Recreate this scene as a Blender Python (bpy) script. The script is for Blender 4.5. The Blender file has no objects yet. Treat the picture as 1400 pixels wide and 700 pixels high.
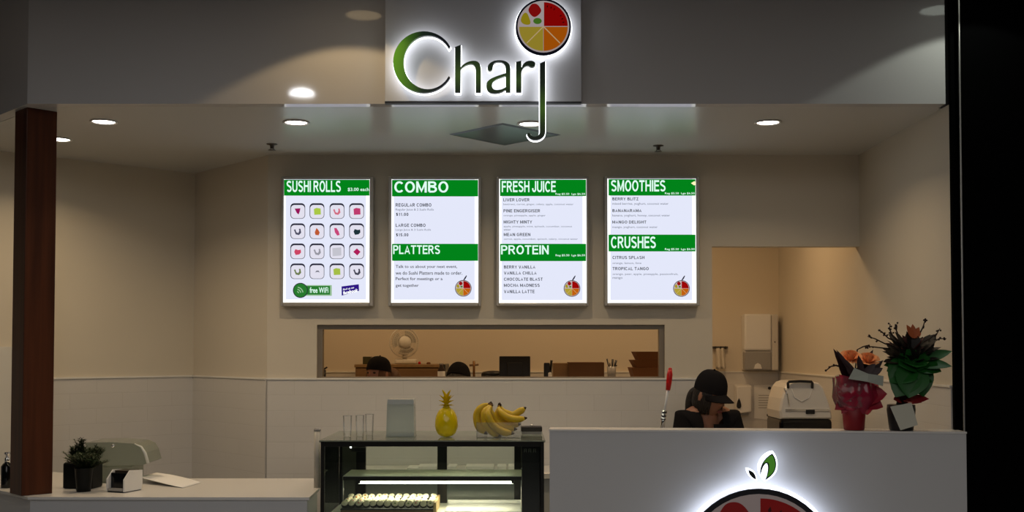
import bpy, bmesh, math, random
from mathutils import Vector, Matrix, Euler
random.seed(7)
SC = bpy.context.scene
COL = SC.collection
PI = math.pi

# ------------------------------------------------------------------ camera
F, HOR, EYE, PITCH = 1500.0, 478.0, 1.6, math.radians(1.8)
CY = HOR - F * math.tan(PITCH)
cam_d = bpy.data.cameras.new('camera'); cam = bpy.data.objects.new('camera', cam_d); COL.objects.link(cam)
cam.location = (0, 0, EYE); cam.rotation_euler = (PI/2 + PITCH, 0, 0)
cam_d.sensor_width = 36.0; cam_d.lens = F / 1400 * 36.0; cam_d.shift_y = (CY - 350) / 1400
cam_d.clip_start = 0.05
SC.camera = cam
# ------------------------------------------------------------------ world, exposure, light levels
SC.view_settings.view_transform = 'Standard'
try: SC.view_settings.look = 'None'
except Exception: pass
SC.view_settings.gamma = 1.0; SC.view_settings.exposure = 0.0; SC.view_settings.use_curve_mapping = False
W = bpy.data.worlds.new('world'); SC.world = W; W.use_nodes = True
W.node_tree.nodes['Background'].inputs[0].default_value = (0.9, 0.95, 1.0, 1)
W.node_tree.nodes['Background'].inputs[1].default_value = 0.012
DOWN_W = 3.3          # shop downlights
KITCH_W = 4.2         # kitchen lamps
MALL_W = 100.0         # added unseen fill for the arcade's general light
BOARD_E = 1.0
HALO_E = 2.8
COUNTER_HALO = 3.5
CASE_W = 1.7
WARM = (1.0, 0.74, 0.45)
KWARM = (1.0, 0.62, 0.30)

# ------------------------------------------------------------------ pixel helpers
def ray(px, py):
    x, y = (px - 700) / F, -(py - CY) / F
    c, s = math.cos(PITCH), math.sin(PITCH)
    return Vector((x, c - y * s, s + y * c))
CAMP = Vector((0, 0, EYE))
def at(px, py, Y):
    d = ray(px, py); return CAMP + d * (Y / d.y)
def atz(px, py, z):
    d = ray(px, py); return CAMP + d * ((z - EYE) / d.z)
def atp(px, py, P0, N):
    d = ray(px, py); return CAMP + d * ((P0 - CAMP).dot(N) / d.dot(N))
def xat(px, Y): return at(px, 478, Y).x
def zat(py, Y): return at(700, py, Y).z

# ------------------------------------------------------------------ materials
def srgb(r, g, b):
    def f(c):
        c /= 255.0
        return c / 12.92 if c <= 0.04045 else ((c + 0.055) / 1.055) ** 2.4
    return (f(r), f(g), f(b), 1.0)
def pbr(name, col, rough=0.5, metal=0.0, spec=0.5, noise=0.0, nscale=20.0, bump=0.0, coat=0.0, trans=0.0, sss=0.0, ior=1.45):
    m = bpy.data.materials.new(name); m.use_nodes = True
    nt = m.node_tree; b = nt.nodes['Principled BSDF']
    if len(col) == 3: col = (*col, 1)
    b.inputs['Base Color'].default_value = col; b.inputs['Roughness'].default_value = rough
    b.inputs['Metallic'].default_value = metal; b.inputs['Specular IOR Level'].default_value = spec
    b.inputs['Coat Weight'].default_value = coat; b.inputs['Transmission Weight'].default_value = trans
    b.inputs['IOR'].default_value = ior
    if sss:
        b.inputs['Subsurface Weight'].default_value = sss; b.inputs['Subsurface Radius'].default_value = (.02, .01, .005)
    if noise or bump:
        tc = nt.nodes.new('ShaderNodeTexCoord'); nz = nt.nodes.new('ShaderNodeTexNoise')
        nz.inputs['Scale'].default_value = nscale; nz.inputs['Detail'].default_value = 4
        nt.links.new(tc.outputs['Object'], nz.inputs['Vector'])
        if noise:
            mx = nt.nodes.new('ShaderNodeMix'); mx.data_type = 'RGBA'
            mx.inputs['A'].default_value = tuple(c * (1 - noise) for c in col[:3]) + (1,)
            mx.inputs['B'].default_value = tuple(min(1, c * (1 + noise)) for c in col[:3]) + (1,)
            nt.links.new(nz.outputs['Fac'], mx.inputs['Factor']); nt.links.new(mx.outputs['Result'], b.inputs['Base Color'])
        if bump:
            bp = nt.nodes.new('ShaderNodeBump'); bp.inputs['Strength'].default_value = bump; bp.inputs['Distance'].default_value = 0.01
            nt.links.new(nz.outputs['Fac'], bp.inputs['Height']); nt.links.new(bp.outputs['Normal'], b.inputs['Normal'])
    return m
def emit(name, col, strength=1.0):
    m = bpy.data.materials.new(name); m.use_nodes = True; nt = m.node_tree
    nt.nodes.remove(nt.nodes['Principled BSDF'])
    e = nt.nodes.new('ShaderNodeEmission'); e.inputs[0].default_value = col if len(col) == 4 else (*col, 1); e.inputs[1].default_value = strength
    nt.links.new(e.outputs[0], nt.nodes['Material Output'].inputs[0]); return m
def clear(name, tint=(0.93, 0.97, 0.95), spec=1.0, rough=0.02, haze=0.0, hazecol=(.8, .85, .8)):
    """thin clear sheet: transparent with a Fresnel reflection (and an optional milky share)"""
    m = bpy.data.materials.new(name); m.use_nodes = True; nt = m.node_tree
    nt.nodes.remove(nt.nodes['Principled BSDF'])
    t = nt.nodes.new('ShaderNodeBsdfTransparent'); t.inputs[0].default_value = (*tint, 1)
    g = nt.nodes.new('ShaderNodeBsdfGlossy'); g.inputs['Roughness'].default_value = rough
    fr = nt.nodes.new('ShaderNodeFresnel'); fr.inputs[0].default_value = 1.45
    mu = nt.nodes.new('ShaderNodeMath'); mu.operation = 'MULTIPLY'; mu.inputs[1].default_value = spec
    mx = nt.nodes.new('ShaderNodeMixShader')
    nt.links.new(fr.outputs[0], mu.inputs[0]); nt.links.new(mu.outputs[0], mx.inputs[0])
    first = t
    if haze:
        d = nt.nodes.new('ShaderNodeBsdfDiffuse'); d.inputs[0].default_value = (*hazecol, 1)
        tl = nt.nodes.new('ShaderNodeBsdfTranslucent'); tl.inputs[0].default_value = (*hazecol, 1)
        a = nt.nodes.new('ShaderNodeMixShader'); a.inputs[0].default_value = 0.5
        nt.links.new(d.outputs[0], a.inputs[1]); nt.links.new(tl.outputs[0], a.inputs[2])
        h = nt.nodes.new('ShaderNodeMixShader'); h.inputs[0].default_value = haze
        nt.links.new(t.outputs[0], h.inputs[1]); nt.links.new(a.outputs[0], h.inputs[2]); first = h
    nt.links.new(first.outputs[0], mx.inputs[1]); nt.links.new(g.outputs[0], mx.inputs[2])
    nt.links.new(mx.outputs[0], nt.nodes['Material Output'].inputs[0]); return m
def ramp_mat(name, axis, stops, rough=0.4, spec=0.5):
    """a printed colour run along one axis of the part"""
    m = pbr(name, (.5, .5, .5, 1), rough, spec=spec); nt = m.node_tree
    tc = nt.nodes.new('ShaderNodeTexCoord'); sp = nt.nodes.new('ShaderNodeSeparateXYZ'); r = nt.nodes.new('ShaderNodeValToRGB')
    nt.links.new(tc.outputs['Generated'], sp.inputs[0]); nt.links.new(sp.outputs[axis], r.inputs[0])
    el = r.color_ramp.elements
    while len(el) < len(stops): el.new(0.5)
    for e, (p, c) in zip(el, stops): e.position = p; e.color = c
    nt.links.new(r.outputs[0], nt.nodes['Principled BSDF'].inputs['Base Color']); return m
def tile_mat(name, col, grout, tw=0.30, th=0.0866):
    m = pbr(name, col, 0.28, spec=0.5); nt = m.node_tree; b = nt.nodes['Principled BSDF']
    uv = nt.nodes.new('ShaderNodeUVMap'); uv.uv_map = 'uv'
    br = nt.nodes.new('ShaderNodeTexBrick'); br.inputs['Scale'].default_value = 1.0
    br.inputs['Brick Width'].default_value = tw; br.inputs['Row Height'].default_value = th
    br.inputs['Mortar Size'].default_value = 0.0022; br.inputs['Mortar Smooth'].default_value = 0.4
    br.inputs['Color1'].default_value = col; br.inputs['Color2'].default_value = tuple(c * .985 for c in col[:3]) + (1,)
    br.inputs['Mortar'].default_value = grout; br.offset = 0.5
    nt.links.new(uv.outputs[0], br.inputs['Vector']); nt.links.new(br.outputs['Color'], b.inputs['Base Color'])
    bp = nt.nodes.new('ShaderNodeBump'); bp.inputs['Strength'].default_value = 0.22; bp.inputs['Distance'].default_value = 0.003; bp.invert = True
    nt.links.new(br.outputs['Fac'], bp.inputs['Height']); nt.links.new(bp.outputs['Normal'], b.inputs['Normal'])
    return m
def wood_mat(name, c1, c2, scale=(14, 14, 0.7), rough=0.45):
    m = pbr(name, c1, rough, spec=0.3); nt = m.node_tree; b = nt.nodes['Principled BSDF']
    tc = nt.nodes.new('ShaderNodeTexCoord'); mp = nt.nodes.new('ShaderNodeMapping'); mp.inputs['Scale'].default_value = scale
    nz = nt.nodes.new('ShaderNodeTexNoise'); nz.inputs['Scale'].default_value = 2.0; nz.inputs['Detail'].default_value = 6
    r = nt.nodes.new('ShaderNodeValToRGB'); r.color_ramp.elements[0].position = .3; r.color_ramp.elements[1].position = .7
    r.color_ramp.elements[0].color = c1; r.color_ramp.elements[1].color = c2
    nt.links.new(tc.outputs['Object'], mp.inputs[0]); nt.links.new(mp.outputs[0], nz.inputs['Vector'])
    nt.links.new(nz.outputs['Fac'], r.inputs[0]); nt.links.new(r.outputs[0], b.inputs['Base Color']); return m

M = {}
M['paint'] = pbr('wall_paint', (.66, .60, .50, 1), .6, spec=.3, noise=.03, nscale=3)
M['paint_left'] = pbr('wall_paint_left', (.66, .60, .49, 1), .6, spec=.3, noise=.03, nscale=3)
M['ceiling'] = pbr('ceiling_gloss_paint', (.62, .62, .60, 1), .25, spec=.85, bump=.02, nscale=4)
M['fascia'] = pbr('fascia_gloss_panel', (.62, .60, .59, 1), .06, spec=.5)
M['sign_panel'] = pbr('sign_panel_white', (.64, .64, .66, 1), .35, spec=.4)
M['tile'] = tile_mat('white_wall_tile', (.66, .64, .61, 1), (.61, .59, .56, 1))
M['kpaint'] = pbr('kitchen_paint', (.70, .62, .50, 1), .6, spec=.3)
M['floor'] = pbr('floor_vinyl', (.30, .29, .28, 1), .5, noise=.1, nscale=8)
M['counter_top'] = pbr('counter_top_white', (.72, .70, .67, 1), .25, spec=.5)
M['counter_front'] = pbr('counter_front_laminate', (.55, .55, .555, 1), .38, spec=.4)
M['alu'] = pbr('aluminium', (.55, .53, .50, 1), .38, metal=.85)
M['darkalu'] = pbr('dark_bronze_frame', (.10, .085, .07, 1), .4, metal=.5)
M['steel'] = pbr('stainless_steel', (.6, .6, .6, 1), .25, metal=1)
M['chrome'] = pbr('chrome', (.85, .85, .85, 1), .08, metal=1)
M['black'] = pbr('black_plastic', (.012, .012, .013, 1), .35)
M['blackgloss'] = pbr('black_gloss', (.004, .004, .005, 1), .12, spec=.5)
M['blackmatte'] = pbr('black_cloth', (.010, .009, .010, 1), .9, spec=.1)
M['white'] = pbr('white_plastic', (.78, .77, .75, 1), .3)
M['whitepaper'] = pbr('white_paper', (.80, .79, .77, 1), .8, spec=.2)
M['greyplastic'] = pbr('grey_smoke_plastic', (.32, .31, .30, 1), .25)
M['pillar'] = wood_mat('brown_timber', srgb(64, 30, 14), srgb(92, 48, 24))
M['cabinet'] = wood_mat('brown_laminate', srgb(120, 92, 62), srgb(134, 104, 72), scale=(1, 8, 8))
M['cardboard'] = pbr('cardboard', srgb(120, 78, 44), .8, noise=.08, nscale=12)
M['cardboard2'] = pbr('dark_cardboard', srgb(92, 62, 36), .8, noise=.08, nscale=12)
M['glass'] = clear('clear_glass')
M['topglass'] = clear('glass_top_sheet', tint=(.80, .88, .82), rough=.03, haze=.48, hazecol=(.70, .76, .64))
M['shelfglass'] = clear('lit_shelf_glass', tint=(.80, .88, .82), spec=.22, rough=.06, haze=.88, hazecol=(.78, .81, .73))
M['acrylic'] = clear('clear_acrylic', tint=(.985, .99, .99), spec=.8, rough=.12, haze=.10, hazecol=(1, 1, 1))
M['frost'] = clear('frosted_acrylic', tint=(.85, .9, .88), rough=.15, haze=.66, hazecol=(.80, .85, .81))
M['hood'] = clear('smoky_green_acrylic', tint=(.8, .86, .8), rough=.1, haze=.6, hazecol=(.50, .53, .46))
M['skin'] = pbr('skin', srgb(150, 104, 80), .5, sss=.1)
M['hair'] = pbr('black_hair', (.012, .008, .006, 1), .45, bump=.4, nscale=120)
M['hairbrown'] = pbr('brown_hair', srgb(92, 58, 28), .5, bump=.4, nscale=120)
M['red'] = pbr('red_plastic', srgb(196, 12, 10), .35)

# ------------------------------------------------------------------ mesh builder
class MB:
    def __init__(s): s.v = []; s.f = []; s.mi = []; s.sm = []; s.uv = {}
    def add(s, verts, faces, mi=0, smooth=False):
        o = len(s.v); s.v += [Vector(v) for v in verts]
        for f in faces: s.f.append([i + o for i in f]); s.mi.append(mi); s.sm.append(smooth)
        return s
    def addbm(s, bm, mat=None, mi=0, smooth=False):
        bm.verts.index_update()
        return s.add([(mat @ v.co) if mat else v.co.copy() for v in bm.verts], [[v.index for v in f.verts] for f in bm.faces], mi, smooth)
    def box(s, c, d, bev=0.0, rot=None, mi=0, seg=2):
        bm = bmesh.new(); bmesh.ops.create_cube(bm, size=1.0)
        bmesh.ops.scale(bm, vec=Vector(d), verts=bm.verts)
        if bev: bmesh.ops.bevel(bm, geom=bm.edges[:], offset=min(bev, min(d) * .45), segments=seg, affect='EDGES', profile=.5)
        m = Matrix.Translation(Vector(c)) @ (rot.to_matrix().to_4x4() if rot else Matrix())
        s.addbm(bm, m, mi); bm.free(); return s
    def span(s, a, b, bev=0.0, mi=0):
        a, b = Vector(a), Vector(b)
        return s.box((a + b) / 2, (abs(b.x - a.x), abs(b.y - a.y), abs(b.z - a.z)), bev, mi=mi)
    def tube(s, pts, r, n=10, mi=0, cap=True, smooth=True, flat=1.0):
        pts = [Vector(p) for p in pts]; rs = r if isinstance(r, (list, tuple)) else [r] * len(pts)
        vs = []; fs = []; prev = None
        for i, p in enumerate(pts):
            t = (pts[min(i + 1, len(pts) - 1)] - pts[max(i - 1, 0)]).normalized()
            if prev is None:
                u = t.orthogonal().normalized()
            else:
                u = (prev - t * prev.dot(t)).normalized()
            prev = u; w = t.cross(u)
            for k in range(n):
                a = 2 * PI * k / n; vs.append(p + (u * math.cos(a) + w * math.sin(a) * flat) * rs[i])
        for i in range(len(pts) - 1):
            for k in range(n):
                fs.append([i * n + k, i * n + (k + 1) % n, (i + 1) * n + (k + 1) % n, (i + 1) * n + k])
        if cap:
            fs.append(list(range(n))[::-1]); fs.append([(len(pts) - 1) * n + k for k in range(n)])
        return s.add(vs, fs, mi, smooth)
    def lathe(s, prof, c=(0, 0, 0), n=24, mi=0, smooth=True, mat=None, cap=True):
        """prof: list of (r, z)"""
        vs = []; fs = []
        for r, z in prof:
            for k in range(n):
                a = 2 * PI * k / n; p = Vector((r * math.cos(a), r * math.sin(a), z))
                vs.append((mat @ p if mat else p) + Vector(c))
        for i in range(len(prof) - 1):
            for k in range(n): fs.append([i * n + k, i * n + (k + 1) % n, (i + 1) * n + (k + 1) % n, (i + 1) * n + k])
        if cap:
            if prof[0][0] > 1e-4: fs.append(list(range(n))[::-1])
            if prof[-1][0] > 1e-4: fs.append([(len(prof) - 1) * n + k for k in range(n)])
        return s.add(vs, fs, mi, smooth)
    def ball(s, c, r, n=16, mi=0, rot=None):
        r = Vector(r) if hasattr(r, '__len__') else Vector((r, r, r))
        bm = bmesh.new(); bmesh.ops.create_uvsphere(bm, u_segments=n, v_segments=max(6, n // 2), radius=1)
        m = Matrix.Translation(Vector(c)) @ (rot.to_matrix().to_4x4() if rot else Matrix()) @ Matrix.Diagonal((*r, 1))
        s.addbm(bm, m, mi, True); bm.free(); return s
    def prism(s, poly, z0, z1, mi=0):
        n = len(poly)
        a = sum(poly[i][0] * poly[(i + 1) % n][1] - poly[(i + 1) % n][0] * poly[i][1] for i in range(n))
        if a < 0: poly = poly[::-1]
        vs = [(p[0], p[1], z0) for p in poly] + [(p[0], p[1], z1) for p in poly]
        fs = [list(range(n))[::-1], [n + i for i in range(n)]] + [[i, (i + 1) % n, n + (i + 1) % n, n + i] for i in range(n)]
        return s.add(vs, fs, mi)
    def leaf(s, base, d, up, L, w, curl=0.3, mi=0, n=6, fold=0.15):
        """a blade from base along d, drooping by curl against up"""
        base, d, up = Vector(base), Vector(d).normalized(), Vector(up).normalized()
        side = d.cross(up).normalized(); up = side.cross(d).normalized()
        vs = []; fs = []
        for i in range(n + 1):
            t = i / n; ww = w * (math.sin(PI * min(1, t * .93 + .06)) ** .8) * (1 - .15 * t)
            if i == n: ww = w * .02
            c = base + d * (L * t) - up * (curl * L * t * t)
            vs += [c - side * ww + up * fold * ww, c, c + side * ww + up * fold * ww]
        for i in range(n):
            a = i * 3; fs += [[a, a + 1, a + 4, a + 3], [a + 1, a + 2, a + 5, a + 4]]
        return s.add(vs, fs, mi, True)
    def build(s, name, mats, parent=None, origin=None):
        org = Vector(origin) if origin is not None else (WLOC[parent.name] if parent else Vector((0, 0, 0)))
        me = bpy.data.meshes.new(name)
        me.from_pydata([v - org for v in s.v], [], s.f)
        for m in (mats if isinstance(mats, (list, tuple)) else [mats]): me.materials.append(m)
        for p, mi, sm in zip(me.polygons, s.mi, s.sm): p.material_index = mi; p.use_smooth = sm
        me.update()
        o = bpy.data.objects.new(name, me); COL.objects.link(o)
        if parent:
            o.parent = parent; o.location = org - WLOC[parent.name]
        else: o.location = org
        WLOC[o.name] = org
        return o
WLOC = {}
def tag(o, label=None, cat=None, group=None, kind=None):
    if label: o['label'] = label
    if cat: o['category'] = cat
    if group: o['group'] = group
    if kind: o['kind'] = kind
    return o
def thing(name, label, cat, loc, group=None):
    o = bpy.data.objects.new(name, None); COL.objects.link(o); o.location = loc; o.empty_display_size = .05
    WLOC[o.name] = Vector(loc); return tag(o, label, cat, group)
def struct(name, mb, mats, parent=None, origin=None):
    o = mb.build(name, mats, parent, origin)
    if not parent: o['kind'] = 'structure'
    return o
def dup(root, loc, label=None, group=None, rot=None):
    r = root.copy(); COL.objects.link(r); r.location = loc
    if rot is not None: r.rotation_euler = rot
    if label: r['label'] = label
    if group: r['group'] = group
    WLOC[r.name] = Vector(loc)
    for ch in list(root.children):
        c = ch.copy(); COL.objects.link(c); c.parent = r
        for g in ch.children:
            d = g.copy(); COL.objects.link(d); d.parent = c
    return r
def wall_uv(o, fn):
    """planar uv in metres"""
    me = o.data; uv = me.uv_layers.new(name='uv'); mw = WLOC[o.name]
    for l in me.loops: uv.data[l.index].uv = fn(me.vertices[l.vertex_index].co + mw)
def area(name, loc, size, power, col, parent=None, rot=(0, 0, 0), shape='DISK', spread=PI):
    l = bpy.data.lights.new(name, 'AREA'); l.shape = shape; l.size = size; l.energy = power; l.color = col; l.spread = spread
    o = bpy.data.objects.new(name, l); COL.objects.link(o)
    if parent: o.parent = parent; o.location = Vector(loc) - WLOC[parent.name]
    else: o.location = loc
    o.rotation_euler = rot; return o

# flat outlines (px space) -> mesh, through a 2-D curve so that holes are cut
def outline(polys, depth, offset=0.0):
    cu = bpy.data.curves.new('outline', 'CURVE'); cu.dimensions = '2D'; cu.fill_mode = 'BOTH' if depth else 'FRONT'
    cu.extrude = depth / 2; cu.offset = offset
    for p in polys:
        sp = cu.splines.new('POLY'); sp.points.add(len(p) - 1)
        for q, (x, y) in zip(sp.points, p): q.co = (x, -y, 0, 1)
        sp.use_cyclic_u = True
    o = bpy.data.objects.new('outline', cu); COL.objects.link(o)
    dg = bpy.context.evaluated_depsgraph_get(); me = bpy.data.meshes.new_from_object(o.evaluated_get(dg))
    vs = [(v.co.x, -v.co.y, v.co.z + depth / 2) for v in me.vertices]; fs = [list(p.vertices) for p in me.polygons]
    bpy.data.objects.remove(o); bpy.data.curves.remove(cu); bpy.data.meshes.remove(me)
    return vs, fs
def text2d(body, bold=0.0, space=1.0):
    cu = bpy.data.curves.new('lettering', 'FONT'); cu.body = body; cu.size = 1.0; cu.offset = bold; cu.resolution_u = 2; cu.space_character = space
    o = bpy.data.objects.new('lettering', cu); COL.objects.link(o)
    dg = bpy.context.evaluated_depsgraph_get(); me = bpy.data.meshes.new_from_object(o.evaluated_get(dg))
    vs = [(v.co.x, v.co.y) for v in me.vertices]; fs = [list(p.vertices) for p in me.polygons]
    bpy.data.objects.remove(o); bpy.data.curves.remove(cu); bpy.data.meshes.remove(me)
    return vs, fs
class Plane:
    """an upright board: px -> point on it, off metres towards the viewer"""
    def __init__(s, P0, N): s.P0 = Vector(P0); s.N = Vector(N).normalized()
    def __call__(s, px, py, off=0.0): return atp(px, py, s.P0 + s.N * off, s.N)
    def flat(s, px, py, off=0.0): return atp(px, py, s.P0, s.N) + s.N * off
def put_text(mb, pl, body, x0, y0, x1, y1, off=.002, bold=0.0, mi=0, keep=None):
    vs, fs = text2d(body, bold)
    if not vs: return
    ax, bx = min(v[0] for v in vs), max(v[0] for v in vs)
    ay, by = min(v[1] for v in vs), max(v[1] for v in vs)
    out = [pl.flat(x0 + (x - ax) / (bx - ax) * (x1 - x0), y1 - (y - ay) / (by - ay) * (y1 - y0), off) for x, y in vs]
    mb.add(out, fs, mi)
def put_poly(mb, pl, poly, off=.002, mi=0):
    mb.add([pl.flat(x, y, off) for x, y in poly], [list(range(len(poly)))[::1]], mi)
def put_shape(mb, pl, polys, off, depth_m, mi=0, grow=0.0):
    vs, fs = outline(polys, 1.0 if depth_m else 0.0, grow)
    zs = [v[2] for v in vs]
    mb.add([pl.flat(x, y, off + (z * depth_m if depth_m else 0)) for x, y, z in vs], fs, mi)
def circ(cx, cy, r, n=48, a0=0, a1=360, ry=None):
    ry = ry or r
    return [(cx + r * math.cos(math.radians(a0 + (a1 - a0) * i / n)), cy - ry * math.sin(math.radians(a0 + (a1 - a0) * i / n))) for i in range(n + (0 if a1 - a0 >= 360 else 1))]
def bez(pts, n=8):
    """closed cubic path: [(p), (c1,c2,p), ...]"""
    out = [pts[0]]; p0 = pts[0]
    for seg in pts[1:]:
        if len(seg) == 2 and not hasattr(seg[0], '__len__'): out.append(seg); p0 = seg; continue
        c1, c2, p3 = seg
        for i in range(1, n + 1):
            t = i / n; u = 1 - t
            out.append(tuple(u**3 * p0[k] + 3*u*u*t * c1[k] + 3*u*t*t * c2[k] + t**3 * p3[k] for k in (0, 1)))
        p0 = p3
    return out
# ================================================================== THE SHELL
YF, YB, YK = 4.79, 6.06, 7.91            # front fascia, back wall, kitchen wall
ZC = zat(142, YF)                        # shop ceiling
ZT = 1.436                               # top of the wall tiles
XR = 1.925
CW = Vector((-1.943, 6.70)); AW = Vector((xat(365, YB), YB)); LD = Vector((-.742, -.67)).normalized(); LW = CW + LD * 3.2
XO = xat(974, YB)                        # end of the back wall, start of the passage

b = MB().span((-7, -6, -.1), (7, 8.2, 0)); struct('floor', b, M['floor'])
b = MB().prism([(-2.10, YF + .061), (2.0, YF + .061), (2.0, 8.05), (-5.17, 8.05), (-5.17, YF + 3.131)], ZC, ZC + .1); struct('ceiling', b, M['ceiling'])
M['arcade'] = pbr('arcade_ceiling_paint', (.35, .35, .36, 1), .8)
b = MB().span((-7, -6, 3.2), (7, YF + 3.2, 3.3)); struct('ceiling_arcade', b, M['arcade'])
b = MB().prism([(-2.13, YF), (xat(1297, YF), YF), (xat(1297, YF), YF + .06), (-2.105, YF + .06)], ZC, 3.2); struct('wall_front', b, M['fascia'])
b = MB().prism([(-2.13, YF), (-2.105, YF + .06), (-5.175, YF + 3.13), (-5.2, YF + 3.07)], ZC, 3.2); struct('wall_front_left', b, M['fascia'])

# back wall with the serving window and the passage
wx0, wx1, wz0, wz1 = xat(433, YB), xat(909, YB), zat(517.5, YB), zat(444, YB)
b = MB(); t = YB + .07
b.span((AW.x, YB, 0), (wx0, t, ZC)); b.span((wx1, YB, 0), (XO, t, ZC))
b.span((wx0, YB, 0), (wx1, t, wz0)); b.span((wx0, YB, wz1), (wx1, t, ZC))
b.span((XO, YB, zat(337, YB)), (XR, t, ZC)); struct('wall_back', b, M['paint'])
b = MB().span((AW.x + .004, YB - .008, 0), (XO, YB, ZT)); o = struct('wall_back_tiles', b, M['tile']); wall_uv(o, lambda p: (p.x, p.z - ZT))
def slab(p, q, th, z0, z1, side=1):
    d = (q - p).normalized(); n = Vector((-d.y, d.x)) * side * th
    return [tuple(p), tuple(q), tuple(q + n), tuple(p + n)]
b = MB().prism(slab(AW, CW, .1, 0, ZC, -1), 0, ZC); struct('wall_back_left', b, M['paint'])
b = MB().prism(slab(CW, LW, .1, 0, ZC, -1), 0, ZC); struct('wall_left', b, M['paint_left'])
b = MB().prism(slab(AW, CW, .008, 0, ZT, 1), 0, ZT); o = struct('wall_back_left_tiles', b, M['tile']); wall_uv(o, lambda p: ((Vector((p.x, p.y)) - AW).length, p.z - ZT))
tl = CW + LD * 1.02
b = MB().prism(slab(CW, tl, .008, 0, ZT, 1), 0, ZT); o = struct('wall_left_tiles', b, M['tile']); wall_uv(o, lambda p: ((Vector((p.x, p.y)) - CW).length, p.z - ZT))
M['panel_left'] = pbr('left_panel_laminate', (.70, .68, .62, 1), .4)
b = MB().prism(slab(tl, LW, .02, 0, 1, 1), 0, zat(474, 5.95)); struct('trim_1', b, M['panel_left'])
M['grout'] = pbr('joint_grey', (.34, .32, .29, 1), .7)
b = MB().span((AW.x + .001, YB - .0095, .9), (AW.x + .004, YB - .004, ZT)); struct('trim_2', b, M['grout'])
# right wall, kitchen walls
b = MB().span((XR, 4.80, 0), (2.0, 8.0, ZC)); struct('wall_right', b, M['paint'])
b = MB().span((XR - .008, 4.801, 0), (XR, YK, ZT)); o = struct('wall_right_tiles', b, M['tile']); wall_uv(o, lambda p: (p.y, p.z - ZT))
b = MB().span((-2.1, YK, 0), (XR, 8.0, ZC)); struct('wall_kitchen', b, M['kpaint'])
b = MB().span((-1.95, YK - .008, 0), (XR - .008, YK, ZT)); o = struct('wall_kitchen_tiles', b, M['tile']); wall_uv(o, lambda p: (p.x, p.z - ZT))
b = MB().span((-2.05, 6.82, 0), (-1.95, YK, ZC)); struct('wall_kitchen_left', b, M['kpaint'])
M['bead'] = pbr('tile_bead_white', (.80, .78, .73, 1), .3)
b = MB(); h = .008
b.span((AW.x + .004, YB - .014, ZT - .001), (XO, YB, ZT + h)).span((XR - .014, 4.801, ZT - .001), (XR, YK - .014, ZT + h)).span((-1.95, YK - .014, ZT - .001), (XR - .014, YK, ZT + h))
b.prism(slab(AW, CW, .014, 0, 0, 1), ZT - .001, ZT + h).prism(slab(CW, tl, .014, 0, 0, 1), ZT - .001, ZT + h); struct('trim_5', b, M['bead'])
# dark neighbour shopfront at the right edge
M['trimgrey'] = pbr('dark_grey_return', (.06, .06, .06, 1), .5)
M['shopblack'] = pbr('black_shopfront', (.0012, .0012, .0013, 1), .8, spec=.02)
b = MB().span((xat(1297, YF) + .002, YF + .03, ZC), (2.06, YF + .09, 3.2)); struct('wall_front_right', b, M['trimgrey'])
bx = xat(1316, 4.74)
b = MB().span((bx, 4.74, 0), (5, 4.79, 3.2)); struct('wall_right_front', b, M['shopblack'])
b = MB().span((xat(1304, 4.77), 4.765, 1.245), (bx, 4.79, 3.2)); struct('trim_3', b, M['shopblack'])
b = MB().span((bx - .002, 4.732, 0), (bx + .004, 4.74, 3.2), .001); struct('trim_4', b, M['alu'])

# serving window frame
M['winframe'] = pbr('window_frame_bronze', (.24, .20, .155, 1), .45, metal=.3)
b = MB(); y0, y1 = YB + .022, YB + .072; fx = .0285; fz = .022
b.span((wx0, y0, wz0), (wx0 + fx, y1, wz1)); b.span((wx1 - fx, y0, wz0), (wx1, y1, wz1))
b.span((wx0 + fx, y0, wz1 - .025), (wx1 - fx, y1, wz1)); b.span((wx0 + fx, y0, wz0), (wx1 - fx, y1, wz0 + .009)); struct('window_1', b, M['winframe'])

# timber column
b = MB(); b.box((-2.16, 4.95, (ZC + .955) / 2), (.136, .136, ZC - .955), .003, Euler((0, 0, PI / 4)))
o = b.build('wooden_pillar', M['pillar'], origin=(-2.16, 4.95, .955)); tag(o, 'dark brown timber column standing on the corner of the low counter', 'column')

# ------------------------------------------------------------------ lamps
def downlight(px, py, label):
    p = atz(px, py, ZC)
    r = thing('downlight', label, 'ceiling light', (p.x, p.y, ZC), 'recessed downlights in the shop ceiling')
    MB().lathe([(.050, 0), (.062, 0), (.064, -.004), (.058, -.007), (.050, -.002)], p, 32, cap=False).build('trim_ring', M['white'], r)
    MB().lathe([(.0, -.0015), (.051, -.0015)], p, 32, cap=False).build('diffuser', M['lamp'], r)
    area('downlight_lamp', (p.x, p.y, ZC - .012), .10, DOWN_W, WARM, r, spread=math.radians(140))
    return r
M['lamp'] = emit('lamp_glow', (1.0, .93, .80), 14)
for px, py, lb in [(142, 166, 'round recessed downlight just right of the timber column'), (405, 167, 'round recessed downlight above the sushi rolls board'),
                   (725, 169, 'round recessed downlight beside the hanging letter j'), (1050, 167, 'round recessed downlight above the passage at right'),
                   (81, 190, 'round recessed downlight half hidden behind the timber column')]:
    downlight(px, py, lb)
M['klamp'] = emit('kitchen_lamp_glow', (1.0, .75, .45), 6)
def klamp(x, y, label, w=KITCH_W):
    r = thing('ceiling_lamp', label, 'ceiling light', (x, y, ZC), 'kitchen ceiling lamps')
    MB().lathe([(.0, -.03), (.11, -.03), (.13, -.02), (.135, 0)], (x, y, ZC), 32).build('diffuser', M['klamp'], r)
    area('kitchen_lamp', (x, y, ZC - .04), .24, w, KWARM, r)
klamp(-1.1, 6.95, 'round warm lamp on the kitchen ceiling over the fan')
klamp(.3, 6.95, 'round warm lamp on the kitchen ceiling over the monitor')
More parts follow.
